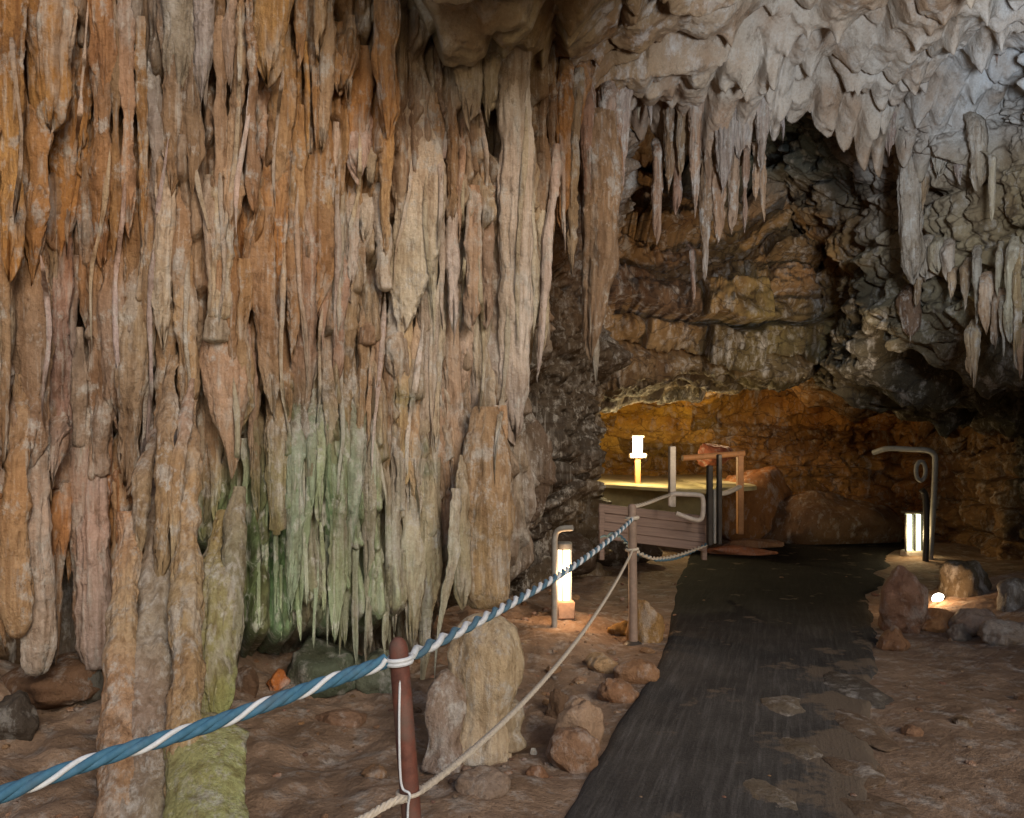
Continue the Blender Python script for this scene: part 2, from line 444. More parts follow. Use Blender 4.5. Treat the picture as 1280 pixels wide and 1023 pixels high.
def ribs(S, Z, freq, seed, wob=.55):
    ph = S * freq + wob * noise(S * 1.3, Z * .55, 0, seed) + .25 * noise(S * 4, Z * 1.3, 0, seed + 1)
    i = np.floor(ph); f = ph - i
    return i, np.sqrt(np.clip(1 - (2 * f - 1) ** 2, 0, 1))
i1, r1 = ribs(S, Z, 6.5, 101); i2, r2 = ribs(S, Z, 17, 131, .8)
T = Z * .62 + .75 * noise(S * .9, 0, 0, 7) + .55 * (rnd1(i1, 5) - .5) + .10 * (rnd1(i2, 8) - .5)
ft = T - np.floor(T)
tier = sstep(0, .05, ft) * (1 - ft) ** .6
T2 = Z * 1.5 + .9 * noise(S * 1.7, 3, 0, 17) + .7 * (rnd1(i2, 9) - .5) + .5 * (rnd1(i1, 12) - .5)
f2 = T2 - np.floor(T2)
tier2 = sstep(0, .08, f2) * (1 - f2) ** .7
D = flow * (.17 * tier * (.6 + .4 * rnd1(i1, 19)) + .07 * tier2 + .10 * r1 * (.45 + rnd1(i1, 3)) + .050 * r2 * (.3 + rnd1(i2, 4)) - .15)
D += .07 * fbm(S * 1.3, Z * .8, 0, 41, 4) + .034 * fbm(S * 7, Z * 3.2, 0, 51, 5, .6) + .10 * np.abs(noise(S * 2.6, Z * 1.4, 0, 61)) * flow
for hx, hy, hr, hd in ((497, 392, .085, .40), (603, 132, .10, .35), (612, 184, .07, .35), (506, 505, .07, .35), (10, 325, .07, .35), (100, 395, .06, .3), (585, 108, .12, .25), (60, 205, .05, .2),
                       (236, 75, .06, .3), (355, 400, .05, .25), (142, 560, .06, .3), (245, 700, .08, .35), (90, 165, .05, .25), (410, 40, .06, .25), (330, 505, .05, .2), (560, 470, .05, .2), (480, 355, .05, .2)):
    hY = wallY(hx); hp_ = P(hx, hy, hY)
    D -= hd * np.exp(-(((bx - hp_[0]) / hr) ** 2 + ((Z - hp_[2]) / (hr * 1.5)) ** 2 + ((by - hY) / .5) ** 2))
# bare rock: blocky
kb = Z * 1.9 + 1.1 * noise(S * .6, Z * .5, 0, 71) + .4 * noise(S * 2.2, Z * 1.2, 0, 79); kbi = np.floor(kb); kbf = kb - kbi
jb = S * (1.1 + .8 * rnd1(kbi, 72)) + 7 * rnd1(kbi, 73) + .3 * noise(S * 2, Z * 2, 0, 74); jbi = np.floor(jb); jbf = jb - jbi
blk = (.25 + rnd2(kbi, jbi, 75)) * np.clip(1 - (2 * kbf - 1) ** 4, 0, 1) ** .5 * np.clip(1 - (2 * jbf - 1) ** 4, 0, 1) ** .5
D += (1 - flow) * (.34 * blk * (.4 + .6 * rnd1(kbi, 78)) - .15 + .20 * fbm(S * 1.8, Z * 2.0, 0, 77, 5, .6))
# undercut at the foot
zu = np.where(ppx < 150, 1.45, np.where(ppx < 300, 1.1, np.where(ppx < 545, .62, .75)))
zu = zu + .12 * noise(S * 2, 0, 0, 88)
und = sstep(0, .45, zu - Z) * flow
D -= und * .75
D -= sstep(632, 676, ppx) * (by > 4) * (by < 7.3) * sstep(2.35, 1.85, Z) * .55      # shadowed recess behind the end of the curtain
D -= (1 - flow) * sstep(0, .7, 1.35 - Z) * .7 * (by < 9.5)          # buttress overhang above the far floor
D += flow * sstep(3.6, 5.2, Z) * .15
V = np.stack([bx + nx * D, by + ny * D, Z], 1)
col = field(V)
# every rib was fed by its own drip and has its own mineral tint
mix = flow[:, None] * np.clip(rnd1(i1, 55) * 1.6 - .75, 0, 1)[:, None] * .6
col = col * (1 - mix) + lin((172, 158, 142)) * mix
mix = flow[:, None] * np.clip(rnd1(i2, 56) * 1.8 - 1.0, 0, 1)[:, None] * .6
col = col * (1 - mix) + lin((112, 74, 46)) * mix
WGX, WGY = V[:, 0].reshape(len(zz), len(ss)), V[:, 1].reshape(len(zz), len(ss))
_ok = (ss > s0 - .3) & (ss < s1)
_cols = np.where(_ok)[0]; _cols = _cols[np.interp(ss[_cols], seg, pl[:, 0]) < .45]
WGX, WGY = WGX[:, _cols], WGY[:, _cols]
def surf(x, z, r):
    k = int(np.clip(np.searchsorted(zz, z), 0, len(zz) - 1)); d_ = np.abs(WGX[k] - x); m_ = d_ < max(r, .025)
    return float(np.mean(WGY[k][m_])) if m_.any() else float(WGY[k][np.argmin(d_)])
wl = link('cave_wall_flowstone', mesh_np('cave_wall_flowstone', V, grid_faces(len(zz), len(ss)), col), M_ROCK)
tag(wl, 'fluted ochre and grey flowstone wall of the cave', kind='structure')

# back wall: bedded ledges, an overhang and the lamp-lit recess beneath it
prof = smooth_path([(13.2, 7.6, 0), (12.4, 6.2, 0), (11.6, 5.0, 0), (11.1, 4.0, 0), (10.9, 3.3, 0), (11.1, 2.85, 0), (11.8, 2.72, 0), (13.0, 2.85, 0), (14.6, 2.8, 0), (15.8, 2.3, 0), (16.2, 1.3, 0), (16.0, .4, 0), (15.6, -.4, 0)], 26)
prof = np.array(prof)[:, :2]; pseg = np.r_[0, np.cumsum(np.linalg.norm(np.diff(prof, axis=0), axis=1))]
vv = np.linspace(0, pseg[-1], 560); xx = np.concatenate([np.linspace(-3, .6, 60, endpoint=False), np.linspace(.6, 7, 620, endpoint=False), np.linspace(7, 15, 70)])
VV, XX = np.meshgrid(vv, xx, indexing='ij'); VV, XX = VV.ravel(), XX.ravel()
def pi_(v, k): return np.interp(v, pseg, prof[:, k])
yb, zb = pi_(VV, 0), pi_(VV, 1)
dy, dz = pi_(VV + .1, 0) - pi_(VV - .1, 0), pi_(VV + .1, 1) - pi_(VV - .1, 1); dl = np.hypot(dy, dz)
ny2, nz2 = dz / dl, -dy / dl       # towards the viewer / down
vt = VV * 3.1 + 1.0 * noise(XX * .35, VV * .25, 0, 201) + .35 * noise(XX * 1.1, VV * .8, 0, 202) + .10 * noise(XX * 4, VV * 2, 0, 210)
ki = np.floor(vt); kf = vt - ki
jb = XX * (.40 + .9 * rnd1(ki, 203)) + 9 * rnd1(ki, 204) + .5 * noise(XX * 1.2, VV * 1.2, 0, 205)
ji = np.floor(jb); jf = jb - ji
amp = rnd2(ki, ji, 206)
gap = sstep(.0, .10 + .12 * rnd2(ki, ji, 211), kf) * sstep(.0, .06, 1 - kf)
jnt = sstep(0, .05, jf) * sstep(0, .05, 1 - jf)
Dk = (zb > 2.9) * (.75 * amp * (.75 + .25 * kf) * gap * (.5 + .5 * jnt) - .30 * (1 - gap)) + (zb <= 2.9) * .16 * amp * gap * (.5 + .5 * jnt)
Dk += .24 * fbm(XX * .7, VV * .7, 0, 207, 4) + (.045 + .065 * (zb > 2.9)) * fbm(XX * 2.6, VV * 4.2, 0, 208, 5, .6) + .02 * fbm(XX * 9, VV * 14, 0, 212, 3)
Dk += .45 * (yb < 13) * sstep(3.4, 1.2, np.abs(XX - 2.0)) * .6
Dk -= 1.6 * np.exp(-((XX - 4.3) / .8) ** 2 - ((zb - 5.75) / .6) ** 2) + .9 * np.exp(-((XX - 3.0) / .5) ** 2 - ((zb - 4.35) / .35) ** 2) + .8 * np.exp(-((XX - 5.2) / .9) ** 2 - ((zb - 3.0) / .5) ** 2)
bcol = (.55 + .9 * rnd2(ki, ji, 213))[:, None] * np.stack([np.ones_like(ki), .94 + .10 * rnd2(ki, ji, 214), .86 + .22 * rnd2(ki, ji, 215)], 1)
V = np.stack([XX + .08 * fbm(XX * 2, VV * 2, 3, 209, 3), yb + ny2 * Dk, zb + nz2 * Dk], 1)
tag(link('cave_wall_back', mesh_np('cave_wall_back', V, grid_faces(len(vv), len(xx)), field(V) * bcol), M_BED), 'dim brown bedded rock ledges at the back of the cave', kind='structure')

# right wall
plr = np.array(smooth_path([(5.4, 17.5, 0), (5.0, 14.5, 0), (4.6, 12.5, 0), (4.25, 10.2, 0), (4.15, 8.6, 0), (4.3, 7.4, 0), (4.5, 6.3, 0), (4.9, 4.6, 0), (5.8, 2.0, 0), (7.5, -2, 0)], 30))[:, :2]
sr = np.r_[0, np.cumsum(np.linalg.norm(np.diff(plr, axis=0), axis=1))]
ssr = np.concatenate([np.linspace(0, 5, 120, endpoint=False), np.linspace(5, 12.5, 520, endpoint=False), np.linspace(12.5, sr[-1], 50)]); zzr = np.linspace(-.4, 6.0, 430)
S, Z = np.meshgrid(ssr, zzr); S, Z = S.ravel(), Z.ravel()
bx, by = np.interp(S, sr, plr[:, 0]), np.interp(S, sr, plr[:, 1])
tx = np.interp(S + .12, sr, plr[:, 0]) - np.interp(S - .12, sr, plr[:, 0]); ty = np.interp(S + .12, sr, plr[:, 1]) - np.interp(S - .12, sr, plr[:, 1])
tl = np.hypot(tx, ty) + 1e-9; nx, ny = ty / tl, -tx / tl
i1, r1 = ribs(S, Z, 5.0, 301); i2, r2 = ribs(S, Z, 13, 331, .8)
T = Z * 1.1 + .6 * noise(S * .8, 0, 0, 37) + .5 * (rnd1(i1, 35) - .5) + .2 * (rnd1(i2, 38) - .5)
ft = T - np.floor(T); tier = sstep(0, .05, ft) * (1 - ft) ** .6
kb = Z * 2.0 + .6 * noise(S * .6, Z * .3, 0, 371); kbi = np.floor(kb); kbf = kb - kbi
jb = S * (.9 + .8 * rnd1(kbi, 372)) + 7 * rnd1(kbi, 373) + .3 * noise(S * 2, Z * 2, 0, 374); jbi = np.floor(jb); jbf = jb - jbi
blk = (.2 + rnd2(kbi, jbi, 375)) * np.clip(1 - np.abs(2 * kbf - 1) ** 3, 0, 1) ** .5 * np.clip(1 - np.abs(2 * jbf - 1) ** 4, 0, 1) ** .5
up = sstep(1.9, 2.6, Z)
D = up * (.18 * tier + .10 * r1 * (.4 + rnd1(i1, 33)) + .035 * r2 - .12) + .32 * blk * (1 - .4 * up) - .12 + .14 * fbm(S * 1.1, Z * .9, 0, 341, 4) + .035 * fbm(S * 5, Z * 4, 0, 351, 4)
Zr = Z + .28 * noise(S * 1.6, 0, 0, 381) + .15 * noise(S * 5, 1, 0, 382)
D += .10 * fbm(S * 3, Z * 5, 0, 383, 4) + .05 * (rnd1(kbi, 384) - .3)
D -= sstep(2.75, 2.2, Zr) * (.8 + 1.9 * sstep(7.3, 9.2, by))
D += sstep(3.9, 5.8, Z) * .9
D -= .55 * np.exp(-((by - 6.9) / .28) ** 2 - ((Z - 4.75) / .30) ** 2)
rag = sstep(2.9, 2.4, Zr) * sstep(1.3, 1.9, Z)
V = np.stack([bx - np.abs(nx) * D, by - np.abs(ny) * D * .3, Z], 1)
V[:, 2] += rag * (.22 * fbm(V[:, 0] * 1.8, V[:, 1] * 1.8, 0, 391, 5, .6) - .10 * np.abs(noise(V[:, 0] * 4, V[:, 1] * 4, 0, 392)))
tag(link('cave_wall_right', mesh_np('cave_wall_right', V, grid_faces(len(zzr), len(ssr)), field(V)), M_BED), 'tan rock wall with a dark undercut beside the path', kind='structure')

# roof
cx_ = np.concatenate([np.linspace(-6, -1.2, 50, endpoint=False), np.linspace(-1.2, 5.6, 640, endpoint=False), np.linspace(5.6, 8, 30)]); cy_ = np.concatenate([np.linspace(4.0, 4.6, 50, endpoint=False), np.linspace(4.6, 9.4, 420, endpoint=False), np.linspace(9.4, 14, 70)])
CX, CY = np.meshgrid(cx_, cy_); CX, CY = CX.ravel(), CY.ravel()
def roof_base(X, Y):
    b_ = np.interp(X, [-6, -1.5, -.9, -.45, 0, .8, 2, 3.4, 4.4, 6, 8], [6.2, 5.8, 4.9, 4.30, 4.36, 4.82, 5.1, 5.15, 5.0, 4.7, 4.5])
    return b_
zc = roof_base(CX, CY)
rel = .16 * fbm(CX * .75, CY * .75, 0, 401, 3) + .05 * fbm(CX * 3, CY * 3, 0, 402, 4)
bil = np.abs(noise(CX * 1.3 + .5 * noise(CX * .7, CY * .7, 0, 405), CY * 1.6, 0, 403)); rel += .30 * np.minimum(bil, .35) / .35 - .15
rel += .14 * np.minimum(np.abs(noise(CX * 3.1, CY * 3.7, 0, 404)), .3) / .3 - .07
ys = 7.55 + .35 * noise(CX * .8, 1, 0, 411) + .10 * noise(CX * 3, 2, 0, 412)
sk_i, sk_r = ribs(CX, np.zeros_like(CX), 5.5, 421)
drop = np.interp(CX, [.3, .8, 1.6, 2.3, 2.7, 3.3, 3.7, 4.4, 5], [.15, .35, .75, .70, .30, .75, .8, .55, .4]) * (.75 + .5 * rnd1(sk_i, 422)) * (.6 + .4 * sk_r)
ramp = np.exp(-np.clip(ys - CY, 0, 9) / .42) * (CY < ys) + np.exp(-np.clip(CY - ys, 0, 9) / .10) * (CY >= ys)
zc2 = zc - rel * .8 - drop * ramp + sstep(0, 1.2, CY - ys) * .55 + sstep(3, 5.5, CY - ys) * .2
nr_ = np.random.default_rng(77)
for k in range(230):                                   # drip nubs all over the roof
    nx_, ny_ = nr_.uniform(-.6, 4.9), nr_.uniform(4.9, 8.4); rad_ = nr_.uniform(.025, .075); hh = rad_ * nr_.uniform(1.2, 3.6)
    if nx_ < 1.7 and nr_.random() < .75: continue
    m_ = (np.abs(CX - nx_) < .3) & (np.abs(CY - ny_) < .3)
    zc2[m_] -= hh * np.exp(-(np.hypot(CX[m_] - nx_, CY[m_] - ny_) / rad_) ** 1.3)
zc2 += .028 * fbm(CX * 5, CY * 5, 0, 431, 4, .55)
V = np.stack([CX, CY, zc2], 1)
tag(link('cave_ceiling', mesh_np('cave_ceiling', V, grid_faces(len(cy_), len(cx_)), field(V)), M_CEIL), 'bulging pale rock roof of the cave', kind='structure')

# ------------------------------------------------------------------ stalactites
COLN = {'O': ((166, 120, 68), 'ochre'), 'T': ((165, 130, 98), 'tan'), 'P': ((154, 126, 106), 'pinkish'), 'G': ((150, 136, 122), 'grey'),
        'W': ((186, 174, 160), 'pale'), 'L': ((158, 148, 146), 'lilac grey'), 'B': ((122, 90, 60), 'brown'), 'V': ((148, 150, 128), 'greenish'), 'Y': ((140, 140, 92), 'mossy green')}

def stal_mesh(name, p0, p1, r0, r1, kind, code, seed, toward=(0, -1, 0), emerge=.42, hug=None, tint=.45):
    L = np.linalg.norm(p1 - p0)
    na = 56 if max(r0, r1) > .06 else 36 if max(r0, r1) > .03 else 20
    nr = int(np.clip(L / .014, 20, 110))
    t = np.linspace(0, 1, nr)
    if kind == 'c': pr = r0 + (r1 - r0) * t ** .8; pr = pr * np.clip((1 - t) / .10, 0, 1) ** .5
    elif kind == 'e': pr = (r0 + (r1 - r0) * t) * np.sqrt(np.clip(1 - np.clip((t - .86) / .14, 0, 1) ** 2, 0, 1)) ** .8
    elif kind == 'b':
        tb = (.72, .80, .86, .90)[seed % 4]; pr = r0 + (r1 - r0) * t; pr = pr * np.clip(1 - np.clip((t - tb) / (1 - tb), 0, 1) ** (1.5 + .5 * (seed % 3)), 0, 1) ** .75
    elif kind == 'k': pr = r0 + (r1 - r0) * t; pr = pr * np.where(t > .985, .55, 1)
    elif kind == 's': pr = (r0 + (r1 - r0) * t) * (.55 + .75 * np.sin(np.pi * np.clip(t * .9 + .08, 0, 1)) ** .8); pr *= np.clip((1 - t) / .08, 0, 1) ** .5
    elif kind == 'p': pr = r0 + (r1 - r0) * t + .30 * r0 * (np.exp(-t / .12) + np.exp(-(1 - t) / .12))
    elif kind == 'q': pr = r0 * (1 - (1 - np.clip(t / .34, 0, 1)) ** 2.2) ** .5 * (1 - .30 * sstep(.4, .75, t)) + (r1 - .7 * r0) * sstep(.7, 1, t)
    elif kind == 'm': pr = r0 * np.sqrt(np.clip(t / .14, 0, 1)) * (1 - .15 * t) + (r1 - r0) * t ** 1.3         # stalagmite: domed top, wide foot
    else: pr = r0 + (r1 - r0) * t ** .9; pr = pr * np.clip((1 - t) / .22, 0, 1) ** .6
    pr = pr * (1 + (.11 if max(r0, r1) < .06 else .06) * fbm(t * L * 3.2, seed * 1.7, 0, 5, 2) + (.008 if max(r0, r1) > .06 else .025) * fbm(t * L * 15, seed * 2.3, 0, 6, 2))
    if kind not in 'mpsq' and hug is None: pr = pr * (.50 + .50 * np.clip(t / .30, 0, 1) ** .7)
    if hug is not None: pr = pr * (np.clip(t / .18, .04, 1) ** .6 if hug[5] >= .5 else .62 + .38 * sstep(0, .25, t))
    if kind == 'p': pr = pr * (1 + .12 * fbm(t * L * 2.2, seed * 1.1, 0, 8, 2))
    a = np.linspace(0, 2 * np.pi, na, endpoint=False)
    A, TT = np.meshgrid(a, t)
    Rr = np.repeat(pr[:, None], na, 1)
    ca, sa, zl = np.cos(A), np.sin(A), TT * L
    q = max(r0, r1) / .05                               # thick ones carry more flutes
    rg = lambda n_: 1 - 2 * np.abs(n_)                    # ridged: fins and creases rather than soft waves
    fl = .35 if kind in 'mq' else 1.0
    rough = (1 + .20 * noise(ca * 1.5 + seed, sa * 1.5, zl * 1.1, 11) + .12 * fl * rg(noise(ca * (2.4 + q) + seed, sa * (2.4 + q), zl * 1.2, 12))
             + .10 * fl * rg(noise(ca * (4 + 2 * q) + seed, sa * (4 + 2 * q), zl * 1.9, 15)) + .06 / (1 + .4 * q) * fbm(ca * (5 + q) + seed, sa * (5 + q), zl * 7, 13, 3))
    Rr = Rr * rough
    depth = .45 if kind == 'd' else .8
    tw = np.array(toward, float)
    side = np.array([-tw[1], tw[0], 0])
    bend = .020 * fbm(t * L * 1.3, seed * 3.1, 0, 14, 3) * min(1, L / .4) + (.02 * np.sin(t * 5 + seed) * (kind == 'd'))
    back = .0 if kind in 'mpq' else min(.15, .3 * L) * np.clip(1 - t / emerge, 0, 1) ** 1.3      # it grows out of the rock little by little
    ctr = p0[None] + (p1 - p0)[None] * t[:, None] + side[None] * bend[:, None] - tw[None] * (np.zeros_like(t) + back)[:, None]
    dep = np.full(nr, depth)
    if hug is not None:
        x0, y0, x1, y1, Yn, off = hug
        pxs, pys = x0 + (x1 - x0) * t, y0 + (y1 - y0) * t
        Ys = np.empty(nr)
        if off >= .5:
            dg_ = bpy.context.evaluated_depsgraph_get()
        for k in range(nr):
            c_ = P(pxs[k], pys[k], Yn); Ys[k] = surf(c_[0], c_[2], pr[k] * .8)
            if off >= .5:      # a ribbon runs down over whatever already hangs there
                hit = sc.ray_cast(dg_, Vector((c_[0], Yn - 1.3, c_[2])), Vector((0, 1, 0)), distance=2.2)
                if hit[0]: Ys[k] = min(Ys[k], hit[1].y)
        Ys = np.minimum(Ys, Yn + .30); 
        if off < .5:                                     # may lean back a little with the wall, never swing in under it
            dz_ = (pys[-1] - pys[0]) / F * Yn / (nr - 1)
            for k in range(1, nr): Ys[k] = min(Ys[k], Ys[k - 1] + .07 * dz_)
        Ys = Ys if off < .5 else np.minimum(Ys, np.r_[Ys[1:], Ys[-1]])
        kern = np.ones(9) / 9; Ys = np.convolve(np.pad(Ys, 4, mode='edge'), kern, 'valid')
        e = -.95 + (1.12 + 3.2 * min(off, .3)) * sstep(0, emerge, t)                        # buried at the root, standing proud lower down
        flat_ = np.clip(1.15 - 6 * pr, .5, 1)                               # wide ones are curtains, not cylinders
        dep = depth * flat_ * (.6 + .4 * sstep(0, emerge, t))
        Ys = Ys - e * pr * dep - (.006 if off >= .5 else 0)
        ctr = np.stack([(pxs - HX) * Ys / F + bend, Ys, EYE - (pys - HY) * Ys / F], 1)
        tw = np.array([-(x0 - HX) / F * .4, -1, 0]); tw /= np.linalg.norm(tw); side = np.array([-tw[1], tw[0], 0])
    V = ctr[:, None, :] + (np.cos(A) * Rr)[..., None] * side + (np.sin(A) * Rr * dep[:, None])[..., None] * tw
    # crusty growth shared by neighbours (world-space), ragged lower edges
    rad_ = np.cos(A)[..., None] * side + np.sin(A)[..., None] * tw
    w_ = V * np.array([1, 1, .55])
    gro = .016 * fbm(*(w_.reshape(-1, 3) * 6.5).T, seed=501, oct=3, gain=.55) + .008 * np.maximum(fbm(*(V.reshape(-1, 3) * 24).T, seed=502, oct=3), 0)
    V = V + rad_ * (gro.reshape(nr, na) * np.clip(pr / .03, .15, 1.2)[:, None])[..., None]
    if kind in 'bcds':
        drip = noise(ca * (1.2 + .8 * q) + seed * .37, sa * .6, 0, 520) + .6 * noise(ca * (3 + 2 * q) + seed * .71, sa * .8, 0, 521)
        V[..., 2] -= np.clip(TT - .62, 0, 1) * min(L, .5) * .55 * drip
        V += (np.clip(TT - .6, 0, 1) ** 1.5 * pr.max() * 2.0 * (rnd1(np.array([seed]), 80)[0] - .5))[..., None] * side
    V = V.reshape(-1, 3)
    Fq = grid_faces(nr, na, True)
    V = np.vstack([V, V[-na:].mean(0) + np.array([0, 0, -pr[-1] * .3 - .002])]); tip = len(V) - 1
    base = (nr - 1) * na
    faces = [tuple(q[::-1]) for q in Fq] + [(base + (k + 1) % na, base + k, tip) for k in range(na)]
    c = field(V, seed=seed % 50)
    if code in COLN:
        c = (1 - tint) * c + tint * lin(COLN[code][0]) * 1.32
    c *= 1 + .36 * (rnd1(np.array([seed]), 77)[0] - .5)
    c *= np.array([1, 1 + .10 * (rnd1(np.array([seed]), 78)[0] - .5), 1 + .24 * (rnd1(np.array([seed]), 79)[0] - .4)])
    # drip line: growing tips stay a shade paler where fresh calcite is laid down
    org = ctr[0] if kind not in 'mq' else p1
    return mesh_np(name, V - org, faces, c), org

ORD = 'first second third fourth fifth sixth seventh eighth ninth tenth eleventh twelfth thirteenth fourteenth fifteenth sixteenth seventeenth eighteenth nineteenth twentieth'.split()
ORD += ['twenty-' + q for q in ORD[:9]] + ['thirtieth'] + ['thirty-' + q for q in ORD[:9]] + ['fortieth']

def auto(px, py):
    p = P(px, py, 5.0); c = field(p[None])[0]
    best = min(COLN, key=lambda k: np.abs(lin(COLN[k][0]) * 1.3 - c).sum() if k != 'Y' else 9)
    return COLN[best][1]

SN = [0]
def put_row(phrase, group, text, Yf, wall_dir=(0, -1, 0), name='stalactite', ext_=.9, emerge=.55, hug=True):
    rows = []
    for ln in text.split(';'):
        q = ln.split()
        if len(q) < 7: continue
        x0, y0, x1, y1, w0, w1 = map(float, q[:6])
        rows.append((x0, y0, x1, y1, w0, w1, q[6], q[7] if len(q) > 7 else '-', float(q[8]) if len(q) > 8 else 0.0))
    rows.sort(key=lambda r: r[2])
    for n, (x0, y0, x1, y1, w0, w1, kind, code, off) in enumerate(rows):
        SN[0] += 1
        Y = Yf((x0 + x1) / 2) - off
        ext = ext_ * min(130, .75 * (y1 - y0)) if kind != 's' else 0
        p0, p1 = P(x0, y0 - ext, Y), P(x1, y1, Y)
        k = Y / F / 2
        me, org = stal_mesh(name, p0, p1, w0 * k, max(w1 * k, .003), kind, code, SN[0] * 7 + 3, wall_dir, emerge, (x0, y0 - ext, x1, y1, Yf((x0 + x1) / 2), off) if hug else None)
        o = link(name, me, M_ROCK); o.location = org
        colour = COLN[code][1] if code in COLN else auto((x0 + x1) / 2, (y0 + y1) / 2)
        L = abs(y1 - y0); wd = max(w0, w1)
        size = ('long ' if L > 190 else 'short ' if L < 75 else '') + ('thick ' if wd > 30 else 'thin ' if wd < 13 else '')
        kn = name.replace('_', ' ')
        lab = f'{size}{colour} {kn}, {ORD[n]} towards the passage in {phrase}'.replace('in the raised', 'among the raised')
        tag(o, lab, name.replace('_', ' '), group)

W_ = lambda o: (lambda px: wallY(px) - o)
put_row('the ochre row at the top', 'stalactites of the ochre top row', '''
12 30 14 330 34 20 b O;48 125 40 345 46 22 d O;88 120 72 352 58 24 d O .04;62 40 60 150 60 50 b O .0;127 -20 127 112 30 28 b O .1;126 112 128 330 30 18 c - .1;
157 105 157 275 24 12 c T .06;176 130 181 292 16 8 c O .06;140 112 144 300 14 8 c B;104 118 106 200 18 12 b O .12''', W_(.13))
put_row('the row by the grey boulder', 'stalactites of the upper row by the grey boulder', '''
214 70 214 240 30 22 b B .06;238 100 236 232 26 18 b B;258 10 256 116 14 9 c L .10;276 112 274 245 22 9 c T .12;292 -10 290 100 16 12 c G .06;
303 110 284 300 26 14 c T .04;312 30 312 260 18 12 c B;197 158 195 278 24 13 k L .16;232 -20 226 112 48 36 b G .06;246 -20 254 112 34 20 c L .02;216 105 214 150 22 8 c G .14''', W_(.13))
put_row('the ochre row below the dome', 'stalactites of the ochre row below the dome', '''
336 -10 338 98 70 24 c O .05;384 108 387 190 9 5 c O .16;393 112 394 172 9 5 c O .16;401 110 402 165 9 5 c O .16;410 70 408 180 22 12 c G .10;378 -20 372 70 14 9 c B .1;
428 30 426 110 40 22 s T .08;452 108 446 182 30 24 b O .06;448 170 446 214 36 22 b W .04;422 190 418 245 10 6 c W .15;463 195 462 228 20 8 c W .14;
484 -40 486 170 30 26 b O .04;486 150 484 300 22 12 c O .03;352 120 348 250 40 22 b T .02;335 232 338 420 56 44 d O .02;372 200 370 300 20 14 c O;392 230 390 400 44 36 d O;415 230 412 330 22 12 c T .02;
330 130 326 200 22 12 c T .06;436 60 434 120 14 8 c G .1;402 -10 400 60 20 12 c G .06''', W_(.13))
put_row('the pale central curtain', 'stalactites of the pale central curtain', '''
438 282 436 362 22 16 b W .10;458 266 456 300 26 12 b W .04;476 284 478 364 22 16 k W .10;452 300 450 358 20 18 k T .06;498 300 494 345 18 14 k O .02;
520 240 516 410 60 50 d W .14;540 292 538 405 14 9 c W .12;551 280 552 405 10 6 c W .14;566 285 566 412 15 13 b W .14;590 300 588 400 20 16 b T .04;
566 172 562 288 18 12 c B .10;580 168 572 290 12 8 c T .14;600 172 606 250 12 5 c T .12;556 182 553 205 16 8 c W .1;608 300 604 400 18 12 c B;
644 60 640 540 40 34 c W .16;660 200 660 440 20 14 c T -.06;628 240 632 520 26 20 c G .0;640 40 636 170 38 30 d G .12;668 90 660 205 8 4 d W .28;680 100 678 310 18 14 c B .1;622 380 616 560 40 26 d G .02;
530 190 528 300 44 30 d T -.02;574 80 590 150 40 22 b G .0;612 76 610 140 26 14 c G .08;596 402 592 482 13 4 c W .14''', W_(.13))
put_row('the fringe by the dark buttress', 'stalactites of the fringe by the dark buttress', '''
680 286 675 420 16 11 c W .1;696 288 672 462 17 6 c W .2;692 170 690 300 12 7 c P;706 150 702 285 26 16 c O;722 180 716 335 18 10 c G .1;734 190 738 330 22 8 c L .05;
752 132 745 440 48 22 s P .1;736 180 740 330 24 14 c P .05;772 150 770 232 16 8 c B;782 128 772 242 26 8 c L -.1;764 120 758 160 30 14 c G;700 210 708 300 9 4 c W .15;716 95 716 180 50 30 d O -.15;
741 380 748 470 14 5 c L;664 300 666 410 14 9 c W .2''', lambda px: float(np.interp(px, [650, 780], [5.75, 6.7])), hug=False)
put_row('the fat pinkish row', 'stalactites of the fat pinkish row', '''
32 375 36 572 50 42 b P .12;66 372 72 562 42 34 b P .16;46 360 46 470 60 44 d G .12;98 470 98 560 14 12 k G .05;92 380 90 470 14 8 c G .02;
124 270 122 530 34 26 c B .05;143 300 141 528 28 30 b P .14;131 520 130 596 21 20 k G .12;172 440 164 600 40 22 c P .14;165 590 165 616 20 17 k T .12;160 330 166 470 30 24 d B .06;
214 262 202 430 26 16 c W .18;202 410 178 590 14 5 c L .20;188 300 192 430 36 26 d B .04;216 430 206 625 26 20 d T .08;236 400 236 520 24 22 b T .14;237 515 226 650 22 24 p T .12;6 390 4 560 14 10 c T .12;
150 200 152 330 24 16 d T .06;8 330 6 480 16 12 c G .02;110 250 112 400 24 14 c B;226 300 224 420 22 14 c B .04;150 596 150 690 26 18 b B .02;104 560 106 690 18 12 c G -.05''', W_(.16))
put_row('the tan row above the moss', 'stalactites of the tan row above the moss', '''
258 266 264 336 18 12 c W .14;272 290 270 400 30 20 k W .10;284 300 278 415 16 8 c T .12;272 400 270 428 20 22 k G .08;271 405 282 580 46 14 s T .16;286 560 286 650 7 3 d W .20;
300 400 302 512 26 22 b T .10;262 520 270 640 24 14 c T .10;252 560 256 660 22 14 c B .04;276 540 272 630 22 12 d P .02;330 360 336 510 40 22 d T .10;352 440 346 668 26 24 k T .12;312 460 316 560 14 8 c P;
306 590 304 652 16 6 c V .12;378 370 372 560 40 20 d P .06;394 460 384 505 6 3 d W .18;362 300 364 440 22 16 c T .03;318 520 322 640 18 12 c B;402 300 404 420 26 14 d T .08;424 300 420 410 16 10 c W .12;330 660 328 700 10 4 c V .1;
290 380 288 470 14 8 c B;426 370 424 480 16 12 c T .04;442 380 436 480 26 18 b T .06;474 430 470 500 14 8 c T .05''', W_(.15))
